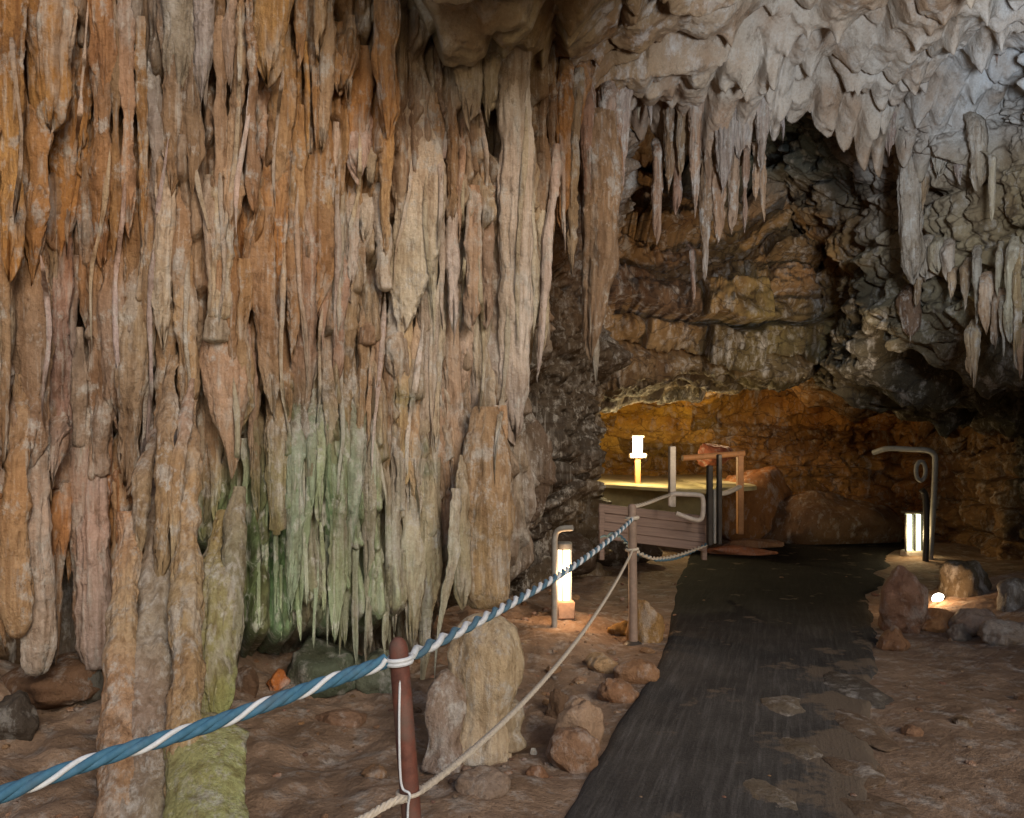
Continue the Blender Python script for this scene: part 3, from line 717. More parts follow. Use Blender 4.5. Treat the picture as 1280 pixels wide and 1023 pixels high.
put_row('the long folds above the moss', 'long folds above the mossy hollow', '''
462 368 458 432 22 20 k T .12;440 425 432 475 12 5 d W .16;458 430 448 560 18 10 c T .12;476 440 462 600 10 8 d T .14;494 396 490 470 14 18 c G .04;504 440 500 585 18 14 c T .06;
516 470 516 500 26 20 k G .1;522 480 520 612 16 12 b T .08;532 430 530 620 26 16 d W .06;550 420 541 560 20 12 c W .10;545 530 556 640 14 24 d T .14;566 410 562 600 30 22 d T .05;588 440 576 640 26 18 d P .07;
598 500 590 650 18 14 c L .10;606 440 600 560 18 12 c L .04;622 440 618 580 22 18 c T .06;630 500 616 640 18 14 b T .1;546 400 552 520 12 8 c W .14;488 500 486 580 14 8 c T .06;470 560 468 600 10 6 c V .1;436 500 430 570 20 12 c T .05;
410 470 408 560 18 10 c P .05;584 560 580 660 14 10 c G .06;640 440 628 560 26 14 d G .02;660 440 640 500 16 6 d G .04''', W_(.16))
put_row('the row over the dark ledge', 'stalactites hanging over the dark ledge', '''
22 585 22 800 24 30 e T .22;46 585 42 846 28 38 e W .26;62 560 64 620 14 12 b G .08;78 590 76 700 20 22 s O .18;76 690 74 818 22 10 c P .16;100 600 102 760 24 20 b G .05;121 580 120 838 34 44 e W .24;
108 590 106 800 22 22 e P .12;146 640 152 770 20 26 b P .05;56 470 56 590 60 30 b G .12;6 600 4 790 16 14 b B;160 610 160 720 18 16 b G;90 620 88 720 14 10 c B -.1;132 600 134 720 14 12 b B -.05;4 640 6 760 10 6 c P -.1''', W_(.16))
put_row('the fringe by the blue rope', 'stalactites of the greenish fringe', '''
346 600 342 770 12 6 d V .12;366 600 362 760 26 14 c V .14;378 640 380 752 7 4 c W .18;386 600 380 750 9 5 d V .16;352 740 350 790 8 3 c V .1;372 700 374 792 12 4 c V .12;404 560 400 640 18 10 c V .08;
420 590 418 790 30 22 d V .10;440 560 438 700 34 24 d V .05;436 680 432 802 14 9 b V .14;446 640 446 810 12 8 b V .16;464 600 456 818 12 8 c G .16;474 560 478 640 8 5 d W .20;470 620 462 812 12 8 c G .10;484 640 482 800 10 7 c G .12;
500 560 498 640 14 12 k G .10;494 600 492 790 16 10 c G .10;512 590 508 780 14 9 c G .12;520 620 514 798 34 8 s G .16;516 600 520 720 8 5 d G .2;534 600 534 760 24 20 d G .08;540 660 526 870 34 8 d W .14;560 640 556 760 30 18 d T .10;
402 700 404 770 8 4 c V .1;412 720 410 796 9 4 c V .12;394 740 393 800 7 3 c V .08;334 640 332 720 10 5 c V .04;326 700 324 780 8 4 c V .02;388 540 386 620 14 8 c V .06;546 590 544 700 10 8 c G .12;490 730 486 812 10 4 c G .15;502 740 498 806 9 4 c G .14;424 780 424 812 6 3 c V .14''', W_(.19))
put_row('the row above the bulging stalagmite', 'low stalactites above the bulging stalagmite', '''
604 610 602 762 58 62 e T .0;580 640 578 745 24 16 c G .03;622 600 622 740 28 22 d T .06;566 700 548 830 22 6 d W .12''', W_(.50), hug=False, emerge=.5)
put_row('the pale row under the roof', 'stalactites of the pale row under the roof', '''
796 -10 794 24 8 4 c O -1.2;878 10 877 52 18 5 c B -.8;812 108 812 150 9 4 c W;800 106 800 140 10 4 c W;836 120 834 230 22 10 c B -.1;857 110 856 210 24 12 d B;874 108 869 258 24 5 c T .12;
892 120 884 240 16 6 c P;906 118 903 230 26 22 b L .12;886 215 882 348 26 5 c B -.05;898 220 896 300 18 8 c B;918 200 916 280 18 7 c B -.02;933 200 932 280 13 5 c B .05;945 190 944 245 15 6 c T .04;954 205 953 274 12 4 c T .05;
960 10 958 130 14 12 c W .2;956 128 954 212 28 8 c L .16;944 60 942 130 20 10 c L .1;925 110 924 190 26 14 c L .04;974 70 976 168 9 5 c L .1;822 200 818 290 16 6 c B -.2;846 190 844 260 12 6 c B -.1;868 320 867 372 12 4 c B -.3''', lambda px: 7.35, ext_=.5, hug=False, emerge=.2)
put_row('the bluish row by the hollow', 'stalactites of the bluish row by the hollow', '''
1056 80 1053 122 14 6 c P .1;1066 85 1067 128 10 4 c W .12;1074 80 1078 112 10 4 c G .1;1044 85 1046 120 9 4 c P .1;1096 100 1092 165 50 26 d G .05;1112 110 1111 190 30 12 c P .08;1128 120 1130 172 14 5 c G .1;1122 100 1122 130 8 4 c W .2;
1140 130 1142 165 16 8 c P .08;1150 70 1148 150 22 12 c W .16;1154 110 1156 162 10 4 c L .14;1166 90 1164 200 30 16 c T .05;1186 50 1184 100 24 14 b G .0;1196 80 1192 155 22 6 c L .12;1200 120 1196 150 12 4 c W .14;1216 70 1215 120 14 6 c W .22;1226 60 1227 100 9 3 c L .2;
1176 150 1172 215 34 18 d L .1;1104 20 1130 32 22 6 c T -.3;1244 60 1246 76 5 2 c T .4;1142 200 1140 345 28 26 b L -.1;1156 160 1152 260 22 12 c T -.05;1240 205 1239 270 10 4 c W .3;1206 150 1204 215 20 10 c G .05;1222 160 1222 235 26 12 c G .2''', lambda px: float(np.interp(px, [1040, 1160, 1280], [7.5, 7.6, 6.9])), ext_=.5, hug=False, emerge=.2)
put_row('the fringe on the rock wall', 'stalactites of the pale rock wall fringe', '''
1158 300 1158 342 16 14 b W;1172 302 1172 338 16 12 b W;1184 305 1184 345 12 10 b W;1150 318 1148 372 14 8 c T;1220 320 1219 395 14 4 c L .1;1232 350 1231 412 14 10 b T .1;1244 370 1243 425 14 10 b T .1;1253 380 1253 442 10 3 c W .15;
1268 315 1264 420 12 10 c W .12;1262 385 1262 425 12 8 b T .1;1276 330 1275 440 12 8 c T .1;1206 330 1204 380 12 6 c T;1216 410 1216 470 18 10 b T .05;1192 340 1190 372 14 8 b T;1250 310 1249 365 8 4 c G .1;1138 365 1136 420 26 14 b B -.1;1272 420 1272 470 14 6 c T .1''', lambda px: float(np.interp(px, [1130, 1280], [8.0, 6.55])), wall_dir=(-.6, -.8, 0), hug=False, ext_=.3, emerge=.3)

put_row('the raised pale ribbons', 'thin raised ribbons of pale flowstone', ';'.join(ln + ' d W .5' for ln in '''108 120 82 345 6 4;213 290 178 560 8 4;300 120 286 300 7 5;309 180 296 290 6 4;352 150 345 250 6 4;247 262 262 345 9 4;280 290 279 400 7 4;425 290 418 420 7 4
292 560 288 690 6 3;560 200 546 300 6 4;536 300 538 420 7 4;580 300 574 410 6 3;656 250 650 430 9 5;633 470 620 600 8 4;602 400 604 520 6 3;546 430 535 560 7 4;520 500 510 640 6 4;482 450 470 580 6 4;430 500 424 620 6 3
402 440 396 520 5 3;242 420 232 560 7 5;151 330 146 480 7 4;52 400 60 520 7 4;130 280 120 420 6 4;350 400 356 540 6 4;20 130 14 300 6 4;600 200 606 300 6 3;450 220 440 300 6 4;510 260 500 350 7 4;372 330 378 470 6 4'''.replace(chr(10), ';').split(';')), W_(.16), name='flowstone_ribbon')

# columns and stalagmites standing on the floor
def one(name, label, cat, x0, y0, Y0, x1, y1, Y1, w0, w1, kind, code, group=None, tint=.45):
    SN[0] += 1
    p0, p1 = P(x0, y0, Y0), P(x1, y1, Y1)
    me, org = stal_mesh(name, p0, p1, w0 * Y0 / F / 2, w1 * Y1 / F / 2, kind, code, SN[0] * 7 + 3, tint=tint)
    o = link(name, me, M_ROCK); o.location = org
    return tag(o, label, cat, group)
one('rock_column', 'thick greyish brown column running from the flowstone wall down to the floor', 'rock column', 210, 500, 4.85, 186, 1110, 3.1, 46, 112, 'p', 'G', None, .5)
one('rock_column', 'slender tan rib fused to the side of the thick brown column', 'rock column', 236, 500, 4.55, 232, 1095, 3.05, 18, 48, 'p', 'T', None, .5)
one('rock_column', 'knobbly brown flank growing up the dark side of the thick column', 'rock column', 160, 640, 4.15, 142, 1110, 3.05, 18, 58, 'p', 'T', None, .5)
one('stalactite', 'long greyish rib flowing down onto the thick greyish brown column', 'stalactite', 206, 440, 4.42, 200, 720, 3.92, 24, 16, 'c', 'T')
one('stalactite', 'narrow pale rib ending on the crusted face of the thick column', 'stalactite', 224, 470, 4.34, 222, 770, 3.84, 18, 12, 'c', '-')
one('stalactite', 'short brown rib on the dark side of the thick column top', 'stalactite', 184, 540, 4.30, 178, 690, 4.0, 22, 12, 'b', 'P')
one('stalactite', 'massive pinkish stalactite hanging just above the mossy green stalagmite', 'stalactite', 270, 640, 4.1, 264, 892, 3.75, 42, 48, 'b', '-')
one('stalactite', 'greenish fold clinging to the massive pinkish stalactite above the rope', 'stalactite', 290, 610, 4.1, 286, 830, 3.85, 24, 18, 'c', 'V')
one('stalagmite', 'broad mossy green stalagmite under the massive pinkish stalactite', 'stalagmite', 262, 890, 3.55, 258, 1125, 2.8, 84, 112, 'm', 'Y')
one('stalagmite', 'bulging pale tan stalagmite behind the rust brown post', 'stalagmite', 602, 766, 4.15, 604, 946, 4.0, 84, 74, 'q', 'W', None, .5)
one('stalagmite', 'low greyish shoulder leaning on the bulging tan stalagmite', 'stalagmite', 558, 836, 4.05, 552, 958, 3.9, 50, 54, 'q', 'G', None, .5)
one('stalagmite', 'stubby tan foot beside the bulging stalagmite facing the path', 'stalagmite', 628, 872, 4.1, 634, 932, 4.05, 42, 46, 'q', 'G', None, .5)
one('stalagmite', 'pale broken stump among the stones by the dark undercut', 'stalagmite', 1266, 722, 6.9, 1264, 790, 6.8, 34, 40, 'm', 'G')
one('rock_column', 'pale grey pillar below the bluish roof row', 'rock column', 1140, 260, 8.3, 1141, 345, 8.3, 26, 24, 'p', 'L')

# ------------------------------------------------------------------ loose stones and slabs
def stone(label, x, y, size, colr, seed, cat='stone', name='stone', group=None, sink=.32, rz=0.0, tilt=0.0, z=None):
    r = np.random.default_rng(seed)
    na, nb = 56, 36
    th = np.linspace(0, 2 * np.pi, na, endpoint=False); ph = np.linspace(.02, np.pi - .02, nb)
    TH, PH = np.meshgrid(th, ph)
    D_ = np.stack([np.sin(PH) * np.cos(TH), np.sin(PH) * np.sin(TH), np.cos(PH)], -1).reshape(-1, 3)
    N_ = r.normal(size=(13, 3)); N_ /= np.linalg.norm(N_, axis=1)[:, None]; dd = r.uniform(.62, .95, 13)
    q = D_ @ N_.T
    q = np.where(q > .05, dd[None] / np.maximum(q, .05), 9)
    rad = (q ** -22).sum(1) ** (-1 / 22)
    rad = np.minimum(rad, 1.05) * (1 + .10 * fbm(*(D_ * 2.0 + seed).T, seed=seed % 91, oct=5, gain=.55))
    Vs = D_ * rad[:, None] * np.array(size) / 2
    ct, st_ = math.cos(tilt), math.sin(tilt)
    Vs = np.stack([Vs[:, 0] * ct + Vs[:, 2] * st_, Vs[:, 1], -Vs[:, 0] * st_ + Vs[:, 2] * ct], 1)
    fc = [tuple(f[::-1]) for f in grid_faces(nb, na, True)]
    fc += [tuple(range(na)), tuple(range(len(Vs) - 1, len(Vs) - na - 1, -1))]
    c = np.repeat((lin(colr) * 1.1)[None], len(Vs), 0)
    o = link(name, mesh_np(name, Vs, fc, c), M_STONE)
    o.location = (x, y, (gz(x, y) if z is None else z) + size[2] * (.5 - sink)); o.rotation_euler = (0, 0, rz)
    return tag(o, label, cat, group)

def ston_px(label, px, py_top, py_base, wpx, colr, seed, dy=None, **k):
    """a stone whose foot meets the floor at the photo row py_base"""
    Y = EYE * F / (py_base - HY)
    wdt = wpx * Y / F; h = (py_base - py_top) * Y / F * 1.25
    return stone(label, (px - HX) * Y / F, Y + wdt * .25, (wdt, dy or wdt * .8, h), colr, seed, **k)

G1 = 'stones along the edge of the path'
ston_px('yellow lit boulder behind the far rope post', 810, 738, 800, 52, (140, 106, 62), 1, group=G1)
ston_px('small flat yellow stone in front of the far rope post', 783, 766, 790, 44, (160, 122, 62), 2, group=G1)
ston_px('pale wedge stone on the bank below the far rope post', 754, 812, 838, 44, (160, 128, 92), 3, group=G1)
ston_px('tall pale pointed stone leaning at the path edge', 724, 846, 935, 62, (150, 122, 98), 4, group=G1, tilt=.2)
ston_px('brown block touching the path beside the pale wedge stone', 798, 822, 852, 58, (140, 104, 74), 5, group=G1)
ston_px('dark narrow stone behind the tall pale pointed stone', 698, 850, 890, 30, (96, 72, 52), 6, group=G1)
ston_px('broad brown slab under the tall pale pointed stone', 716, 905, 962, 70, (124, 92, 68), 7, group=G1)
ston_px('flat tan stone between the brown block and the path', 772, 842, 874, 50, (134, 98, 70), 8, group=G1)
ston_px('low grey stone half buried near the lower rope', 602, 968, 1004, 70, (126, 106, 90), 9, group=G1, sink=.45)
ston_px('little white pebble lying beside the lower rope', 667, 934, 943, 9, (190, 180, 165), 10, group=G1)
ston_px('small rust stone on the bank near the white pebble', 672, 960, 975, 30, (128, 92, 66), 12, group=G1)
G2 = 'stones at the foot of the hanging stalactites'
ston_px('long dark ledge stone below the hanging row', 62, 846, 905, 150, (102, 74, 52), 21, group=G2, dy=.6)
ston_px('blackish angular stone at the end of the dark ledge', 8, 872, 934, 60, (66, 56, 46), 22, group=G2)
ston_px('grey chipped stone next to the thick brown column', 108, 850, 900, 46, (88, 82, 72), 23, group=G2)
ston_px('orange stone just above the blue rope', 345, 846, 872, 32, (168, 98, 44), 24, group=G2)
ston_px('dark mossy boulder under the greenish fringe', 395, 798, 868, 120, (78, 84, 66), 25, group=G2, dy=.5)
ston_px('brown angular stone between orange stone and stalagmite', 306, 838, 880, 36, (94, 70, 50), 26, group=G2)
ston_px('grey mossy rubble stone beneath the fringe tips', 470, 812, 862, 80, (90, 92, 74), 27, group=G2)
ston_px('flat brown stone on the dirt left of the rust post'.replace('left of', 'short of'), 418, 878, 905, 70, (122, 92, 70), 28, group=G2, sink=.4)
ston_px('small tan stone buried in the dirt near the rust post', 466, 955, 975, 34, (138, 108, 80), 29, group=G2, sink=.4)
G3 = 'stones by the rock wall beside the path'
ston_px('reddish brown block standing at the path edge below the twin tube lamp', 1132, 716, 792, 56, (132, 96, 74), 31, group=G3, dy=.5, sink=.12)
ston_px('tan stone lit by the small ground spotlight', 1180, 764, 792, 56, (170, 120, 76), 32, group=G3)
ston_px('pinkish grey boulder with a notched top beside the wall', 1232, 764, 800, 62, (150, 128, 112), 33, group=G3)
ston_px('small grey stone between the lit stone and the boulder', 1202, 776, 802, 34, (130, 116, 104), 34, group=G3)
ston_px('brown slab leaning on the reddish brown block', 1122, 778, 812, 44, (128, 92, 64), 35, group=G3)
ston_px('low dusty stone in front of the notched boulder', 1262, 786, 815, 60, (140, 124, 110), 36, group=G3, sink=.35)
ston_px('dark boulder in the undercut behind the spotlight', 1218, 712, 766, 66, (84, 70, 50), 37, group=G3)
G4 = 'worn slabs let into the path'
for k, (px, py, wd, hg, sd, lb) in enumerate([
        (984, 886, 58, 26, 41, 'pale worn slab set in the asphalt, farthest of the pale ones'), (992, 938, 52, 34, 42, 'pale squarish worn slab set in the middle of the asphalt'),
        (960, 1004, 62, 46, 43, 'large pale worn slab with a chipped corner set in the asphalt'), (1072, 862, 60, 36, 44, 'grey worn slab at the dirt edge, farthest along'),
        (1078, 912, 52, 34, 45, 'brownish worn slab at the dirt edge halfway along'), (1064, 962, 60, 34, 46, 'dark brown worn slab at the dirt edge of the path'),
        (1082, 1012, 74, 36, 47, 'dusty brown worn slab where asphalt meets the dirt')]):
    Y = EYE * F / (py - HY); wdt = wd * Y / F; dp = EYE * F / (py - hg / 2 - HY) - EYE * F / (py + hg / 2 - HY)
    cl = (108, 95, 80) if k < 3 else (84, 75, 66) if k == 3 else (104, 84, 66)
    o = stone(lb, (px - HX) * Y / F, Y, (wdt * 1.35, dp * 1.5, .085), cl, sd, 'paving slab', 'paving_slab', G4, z=-.012, sink=.5)
    o.scale = (1, 1, 1)

# rubble and pebbles trodden into the dirt
r_ = np.random.default_rng(5); GV, GF, GC = [], [], []
nb_, na_ = 6, 9
th_ = np.linspace(0, 2 * np.pi, na_, endpoint=False); ph_ = np.linspace(.05, np.pi - .05, nb_)
TH_, PH_ = np.meshgrid(th_, ph_); DD = np.stack([np.sin(PH_) * np.cos(TH_), np.sin(PH_) * np.sin(TH_), np.cos(PH_)], -1).reshape(-1, 3)
gf = [tuple(f[::-1]) for f in grid_faces(nb_, na_, True)] + [tuple(range(na_)), tuple(range(na_ * nb_ - 1, na_ * nb_ - na_ - 1, -1))]
cnt = 0
while cnt < 1500:
    x = r_.uniform(-3.4, 5.2); y = r_.uniform(2.6, 9.5)
    if path_left(y) - .05 < x < path_right(y) + .05 and r_.random() < .93: continue
    if x > 1.5 and r_.random() < .6: continue
    sz = .009 * np.exp(r_.normal() * .75); sz = min(sz, .055)
    v = DD * (1 + .35 * noise(*(DD * 1.6 + cnt).T, seed=8))[:, None] * sz * np.array([r_.uniform(.8, 1.5), r_.uniform(.8, 1.4), r_.uniform(.4, .8)])
    a_ = r_.uniform(0, 6.28); v = np.stack([v[:, 0] * math.cos(a_) - v[:, 1] * math.sin(a_), v[:, 0] * math.sin(a_) + v[:, 1] * math.cos(a_), v[:, 2]], 1)
    n0 = len(GV) * len(DD); GV.append(v + np.array([x, y, max(gz(x, y), .012 if path_left(y) < x < path_right(y) else -9) + sz * .1])); GF += [tuple(i + n0 for i in f) for f in gf]
    GC.append(np.repeat((lin((120, 90, 66)) * r_.uniform(.7, 1.7) * np.array([1, r_.uniform(.9, 1.08), r_.uniform(.85, 1.2)]))[None], len(DD), 0)); cnt += 1
tag(link('gravel', mesh_np('gravel', np.vstack(GV), GF, np.vstack(GC), smooth=False), M_STONE), 'scattered brown pebbles and rubble on the dirt', kind='stuff')

# ------------------------------------------------------------------ rope posts and ropes
M_RUST = plain('rust_brown_paint', (.15, .046, .026), .7, 0, .85, 34)
M_WOODP = plain('weathered_post_paint', (.26, .17, .12), .7, 0, .45, 18)
M_BLUE = plain('blue_rope_fibre', (.045, .135, .205), .8, 0, .35, 55, .002)
M_WHITE = plain('white_rope_fibre', (.62, .61, .60), .8, 0, .25, 70, .002)
M_SLATE = plain('dark_rope_fibre', (.075, .15, .20), .8, 0, .35, 70, .002)
M_CORD = plain('undyed_cord', (.52, .43, .33), .85, 0, .3, 80, .002)
M_GREY = plain('grey_galvanised_steel', (.36, .34, .31), .45, .55, .45, 20)
M_GALV2 = plain('dull_grey_pipe_paint', (.33, .30, .26), .55, .2, .4, 16)
M_DARKM = plain('dark_iron', (.055, .045, .038), .55, .4, .5, 20)
M_PALE = plain('pale_painted_timber', (.55, .47, .40), .6, 0, .3, 14)
M_ORNG = plain('orange_lit_timber', (.50, .22, .08), .6, 0, .4, 14)  # orange lamp light painted into the timber colour
M_PINKW = plain('pinkish_planks', (.30, .20, .155), .7, 0, .5, 8, .003, (.4, 1, 9))
M_GLASS = plain('frosted_tube', (.72, .70, .66), .3, 0, .1, 10)
M_LITBASE = plain('orange_lit_base', (.42, .25, .16), .75, 0, .45, 26)  # base colour includes the orange glow of the tube above it
M_CONC = plain('yellow_lit_concrete', (.40, .33, .17), .85, 0, .5, 5, .006)  # yellow of the lamp light is put into the concrete colour

def post(name, label, foot, top, r, mat, group):
    foot, top = np.array(foot), np.array(top)
    mb = MB(); ax = (top - foot); L = np.linalg.norm(ax); u = ax / L
    ts = [0, .25, .5, .75, .975, .99, 1.0]; rs = [r * 1.02, r, r * .98, r, r * .97, r * .8, r * .35]
    mb.tube([foot - u * .06] + [foot + ax * t for t in ts], [r * 1.02] + rs, 20)
    root = empty(name, tuple(foot), label, 'post', group)
    p = mb.build('pole', mat, root); p.data.transform(__import__('mathutils').Matrix.Translation(-Vector(foot)))
    m2 = MB(); m2.lathe((0, 0, -.01), [(r * 1.9, 0), (r * 2.0, .012), (r * 1.5, .03), (r * 1.02, .036)], 24)
    m2.build('footing', M_DARKM, root)
    return root
PG = 'rope posts along the path'
N1t = P(497, 797, 1.87); N1l = P(512, 990, 1.87)
sl = (N1l - N1t) / (N1t[2] - N1l[2]); N1f = N1t + sl * (N1t[2] - .01)
post('rope_post', 'rust brown post with a rounded top carrying the blue rope', N1f, N1t, .0235, M_RUST, PG)
N2t, N2f = P(790, 630, 6.4), np.array([.975, 6.4, gz(.975, 6.4) + .0])
post('rope_post', 'faded brown post by the yellow boulders where the lower rope ends', N2f, N2t, .036, M_WOODP, PG)

def sag(a, b, s, n=60):
    a, b = np.array(a), np.array(b); t = np.linspace(0, 1, n)[:, None]
    q = a + (b - a) * t; q[:, 2] -= 4 * s * (t * (1 - t))[:, 0]; return q
def resample(pts, step):
    pts = np.array(pts); L = np.r_[0, np.cumsum(np.linalg.norm(np.diff(pts, axis=0), axis=1))]
    n = max(2, int(L[-1] / step)); x = np.linspace(0, L[-1], n)
    return np.stack([np.interp(x, L, pts[:, k]) for k in range(3)], 1), x
def helix(pts, step, rad, pitch, phase):
    q, x = resample(pts, step); t = np.gradient(q, axis=0); t /= np.linalg.norm(t, axis=1)[:, None]
    a = np.cross(t, [0, 0, 1.0]); a /= np.linalg.norm(a, axis=1)[:, None]; b_ = np.cross(a, t)
    ph = 2 * np.pi * x / pitch + phase + .4 * np.sin(x * 7)
    return q + rad * (np.cos(ph)[:, None] * a + np.sin(ph)[:, None] * b_)
def ring(c, r, n=26, tilt=.1):
    return [(c[0] + r * math.cos(2 * math.pi * k / n), c[1] + r * math.sin(2 * math.pi * k / n), c[2] + tilt * r * math.cos(2 * math.pi * k / n)) for k in range(n + 1)]

u1 = P(505, 823, 1.87); u1c = N1t + sl * (N1t[2] - u1[2]); l1c = N1t + sl * (N1t[2] - N1l[2])
u2 = P(790, 648, 6.4); l2 = P(790, 687, 6.4)
# upper rope, near length: broad blue band with a white strand wound round it
pth = smooth_path([P(-260, 1092, 1.25), P(-110, 1036, 1.37), P(0, 994, 1.46), P(130, 947, 1.57), P(265, 905, 1.68), P(400, 856, 1.79), P(470, 832, 1.85), u1c + np.array([-.026, -.012, 0])], 14)
rp = empty('barrier_rope', tuple(pth[0]), 'blue rope with a white strand wound round it, tied to the rust post', 'rope', 'ropes between the posts')
from mathutils import Matrix
def rel(o, root): o.data.transform(Matrix.Translation(-root.location)); return o
for ph in (0, 1.6, 3.2):
    mb = MB(); mb.tube(helix(pth, .006, .0078, .17, ph), .0088, 12); rel(mb.build('blue_strand', M_BLUE, rp), rp)
mb = MB(); mb.tube(helix(pth, .006, .0108, .17, 4.72), .0056, 10); rel(mb.build('white_strand', M_WHITE, rp), rp)
mb = MB(); mb.tube(ring(u1c, .029), .0055, 8); mb.tube(ring(u1c - np.array([0, 0, .009]), .029), .0055, 8); rel(mb.build('knot', M_WHITE, rp), rp)
# upper rope, far length
pth = sag(u1c + np.array([.02, .02, 0]), u2 + np.array([0, -.03, 0]), .055, 120)
rp = empty('barrier_rope', tuple(pth[0]), 'twisted white and dull teal rope running from the rust post to the far post', 'rope', 'ropes between the posts')
for ph, mt, nm in ((0, M_WHITE, 'pale_strand'), (math.pi, M_SLATE, 'teal_strand')):
    mb = MB(); mb.tube(helix(pth, .012, (.0085), .19, ph), .0088, 9); rel(mb.build(nm, mt, rp), rp)
mb = MB(); mb.tube(ring(u2, .045), .016, 8); rel(mb.build('knot', M_CORD, rp), rp)
# lower rope
def cordlen(pth, label, knots, mat=M_CORD, r=.0095):
    rp = empty('lower_rope', tuple(pth[0]), label, 'rope', 'ropes between the posts')
    for ph in (0, 2.1, 4.2):
        mb = MB(); mb.tube(helix(pth, .012, r * .5, .05, ph), r * .62, 7); rel(mb.build('strand', mat, rp), rp)
    for c, rr, t in knots:
        mb = MB(); mb.tube(ring(c, rr), t, 8); rel(mb.build('knot', mat, rp), rp)
tt = np.linspace(0, 1, 120)
a, b_ = l1c + np.array([.02, .0, 0]), l2 + np.array([0, -.03, 0])
pth = a + (b_ - a) * tt[:, None]; pth[:, 2] -= .155 * (4 * tt * (1 - tt)) ** .9 * (1 - .25 * tt)
cordlen(pth, 'undyed cord sagging from the foot loop of the rust post to the far post', [(l2, .045, .012)])
pth = smooth_path([P(330, 1075, 1.62), P(400, 1048, 1.7), P(455, 1023, 1.78), P(490, 1003, 1.84), l1c + np.array([0, -.027, -.004])], 14)
cordlen(pth, 'undyed cord leaving the rust post low towards the viewer', [(l1c, .028, .005)])
pth = smooth_path([P(500, 850, 1.85), P(499, 900, 1.84), P(500, 960, 1.84), P(503, 985, 1.84), P(512, 993, 1.83), P(510, 1010, 1.84), P(509, 1060, 1.84)], 14)
mb = MB(); mb.tube(pth, .0028, 8)
tag(mb.build('thin_cord', M_WHITE, origin=pth[0]), 'thin white cord hanging down beside the rust brown post', 'cord')
# loose rope swags between the far post and the railing
for k, (pts, lb) in enumerate([
        ([P(792, 688, 6.4), P(815, 698, 6.9), P(835, 697, 7.4), P(860, 690, 8.0), P(884, 681, 8.6)], 'grey rope swag running low from the far post to the iron posts'),
        ([P(792, 690, 6.4), P(808, 696, 6.8), P(824, 700, 7.1), P(850, 696, 7.8), P(884, 680, 8.6)], 'frayed grey rope end drooping under the low swag'),
        ([P(790, 634, 6.4), P(806, 630, 7.0), P(828, 622, 7.9), P(838, 619, 8.5)], 'grey rope from the far post top to the white hoop'),
        ([P(752, 672, 7.2), P(770, 668, 7.0), P(788, 684, 6.45)], 'short slack rope tail hanging behind the far post')]):
    mb = MB(); q = smooth_path(pts, 14)
    mb.tube(helix(q, .015, .008, .12, 0), .011, 8)
    o = mb.build('rope_swag', M_GREY if k else M_CORD, origin=q[0])
    o.data.materials.clear(); o.data.materials.append(M_CORD if k in (0, 2) else M_SLATE)
    tag(o, lb, 'rope', 'loose ropes by the railing')

# ------------------------------------------------------------------ lamps
M_G1 = glow('warm_white_tube', (1.0, .86, .62), 2.6)
M_G2 = glow('greenish_tube', (.95, 1.0, .62), 2.2)
M_G3 = glow('bright_spot_lens', (1.0, .93, .80), 9.0)
def at_floor(px, py): Y = EYE * F / (py - HY); return np.array([(px - HX) * Y / F, Y, 0.0])

b0 = at_floor(705, 779); b0[2] = gz(b0[0], b0[1]); k = b0[1] / F
L1 = empty('path_lamp', tuple(b0), 'lit tube lamp on an orange lit block beside the bent grey pipe', 'lamp')
mb = MB(); mb.box((0, 0, 11.5 * k), (23 * k, 23 * k, 23 * k), .2, .015); mb.build('base_block', M_LITBASE, L1)
mb = MB(); mb.lathe((0, 0, 23 * k), [(7.5 * k, 0), (7.6 * k, .01), (7.6 * k, 62 * k), (7.3 * k, 63 * k)], 24); mb.build('light_tube', M_G1, L1)
mb = MB()
for an in (.3, 2.4, 4.5):
    mb.tube([(9.6 * k * math.cos(an), 9.6 * k * math.sin(an), 22 * k), (9.6 * k * math.cos(an), 9.6 * k * math.sin(an), 89 * k)], .006, 8)
mb.build('guard', M_GREY, L1)
mb = MB(); mb.lathe((0, 0, 86 * k), [(9.8 * k, 0), (10.2 * k, .01), (10.2 * k, 7 * k), (8.5 * k, 9 * k), (7 * k, 9.3 * k)], 24); mb.build('cap', M_GREY, L1)
# bent pipe
Yp = 6.85
pp = smooth_path([P(693, 790, Yp), P(693, 740, Yp), P(693, 690, Yp), P(694, 670, Yp), P(700, 662, Yp - .02), P(716, 660, Yp - .06)], 12)
mb = MB(); mb.tube(pp, .026, 16)
tag(mb.build('bent_pipe', M_GALV2, origin=pp[0]), 'grey pipe post with its top bent over beside the tube lamp', 'pipe post')

# twin tube lamp and tall hooped handrail on the far side of the path
b0 = at_floor(1141, 697); k = b0[1] / F
L2 = empty('path_lamp', tuple(b0), 'twin greenish lit tubes in a dark frame under the tall handrail', 'lamp')
mb = MB(); mb.box((0, 0, 4.5 * k), (23 * k, 20 * k, 9 * k), 0, .02); mb.build('base_block', M_PALE, L2)
for sx in (-5.5, 5.5):
    mb = MB(); mb.lathe((sx * k, 0, 9 * k), [(4.0 * k, 0), (4.1 * k, .01), (4.1 * k, 44 * k), (3.8 * k, 45 * k)], 18); mb.build('light_tube', M_G2, L2)
mb = MB()
mb.box((0, 0, 56.5 * k), (24 * k, 14 * k, 3.5 * k), 0, .01)
for sx in (-11.3, 0, 11.3): mb.box((sx * k, -5 * k, 31 * k), (2.4 * k, 2 * k, 47 * k), 0, .004)
mb.build('frame', M_DARKM, L2)
Yh = 10.9
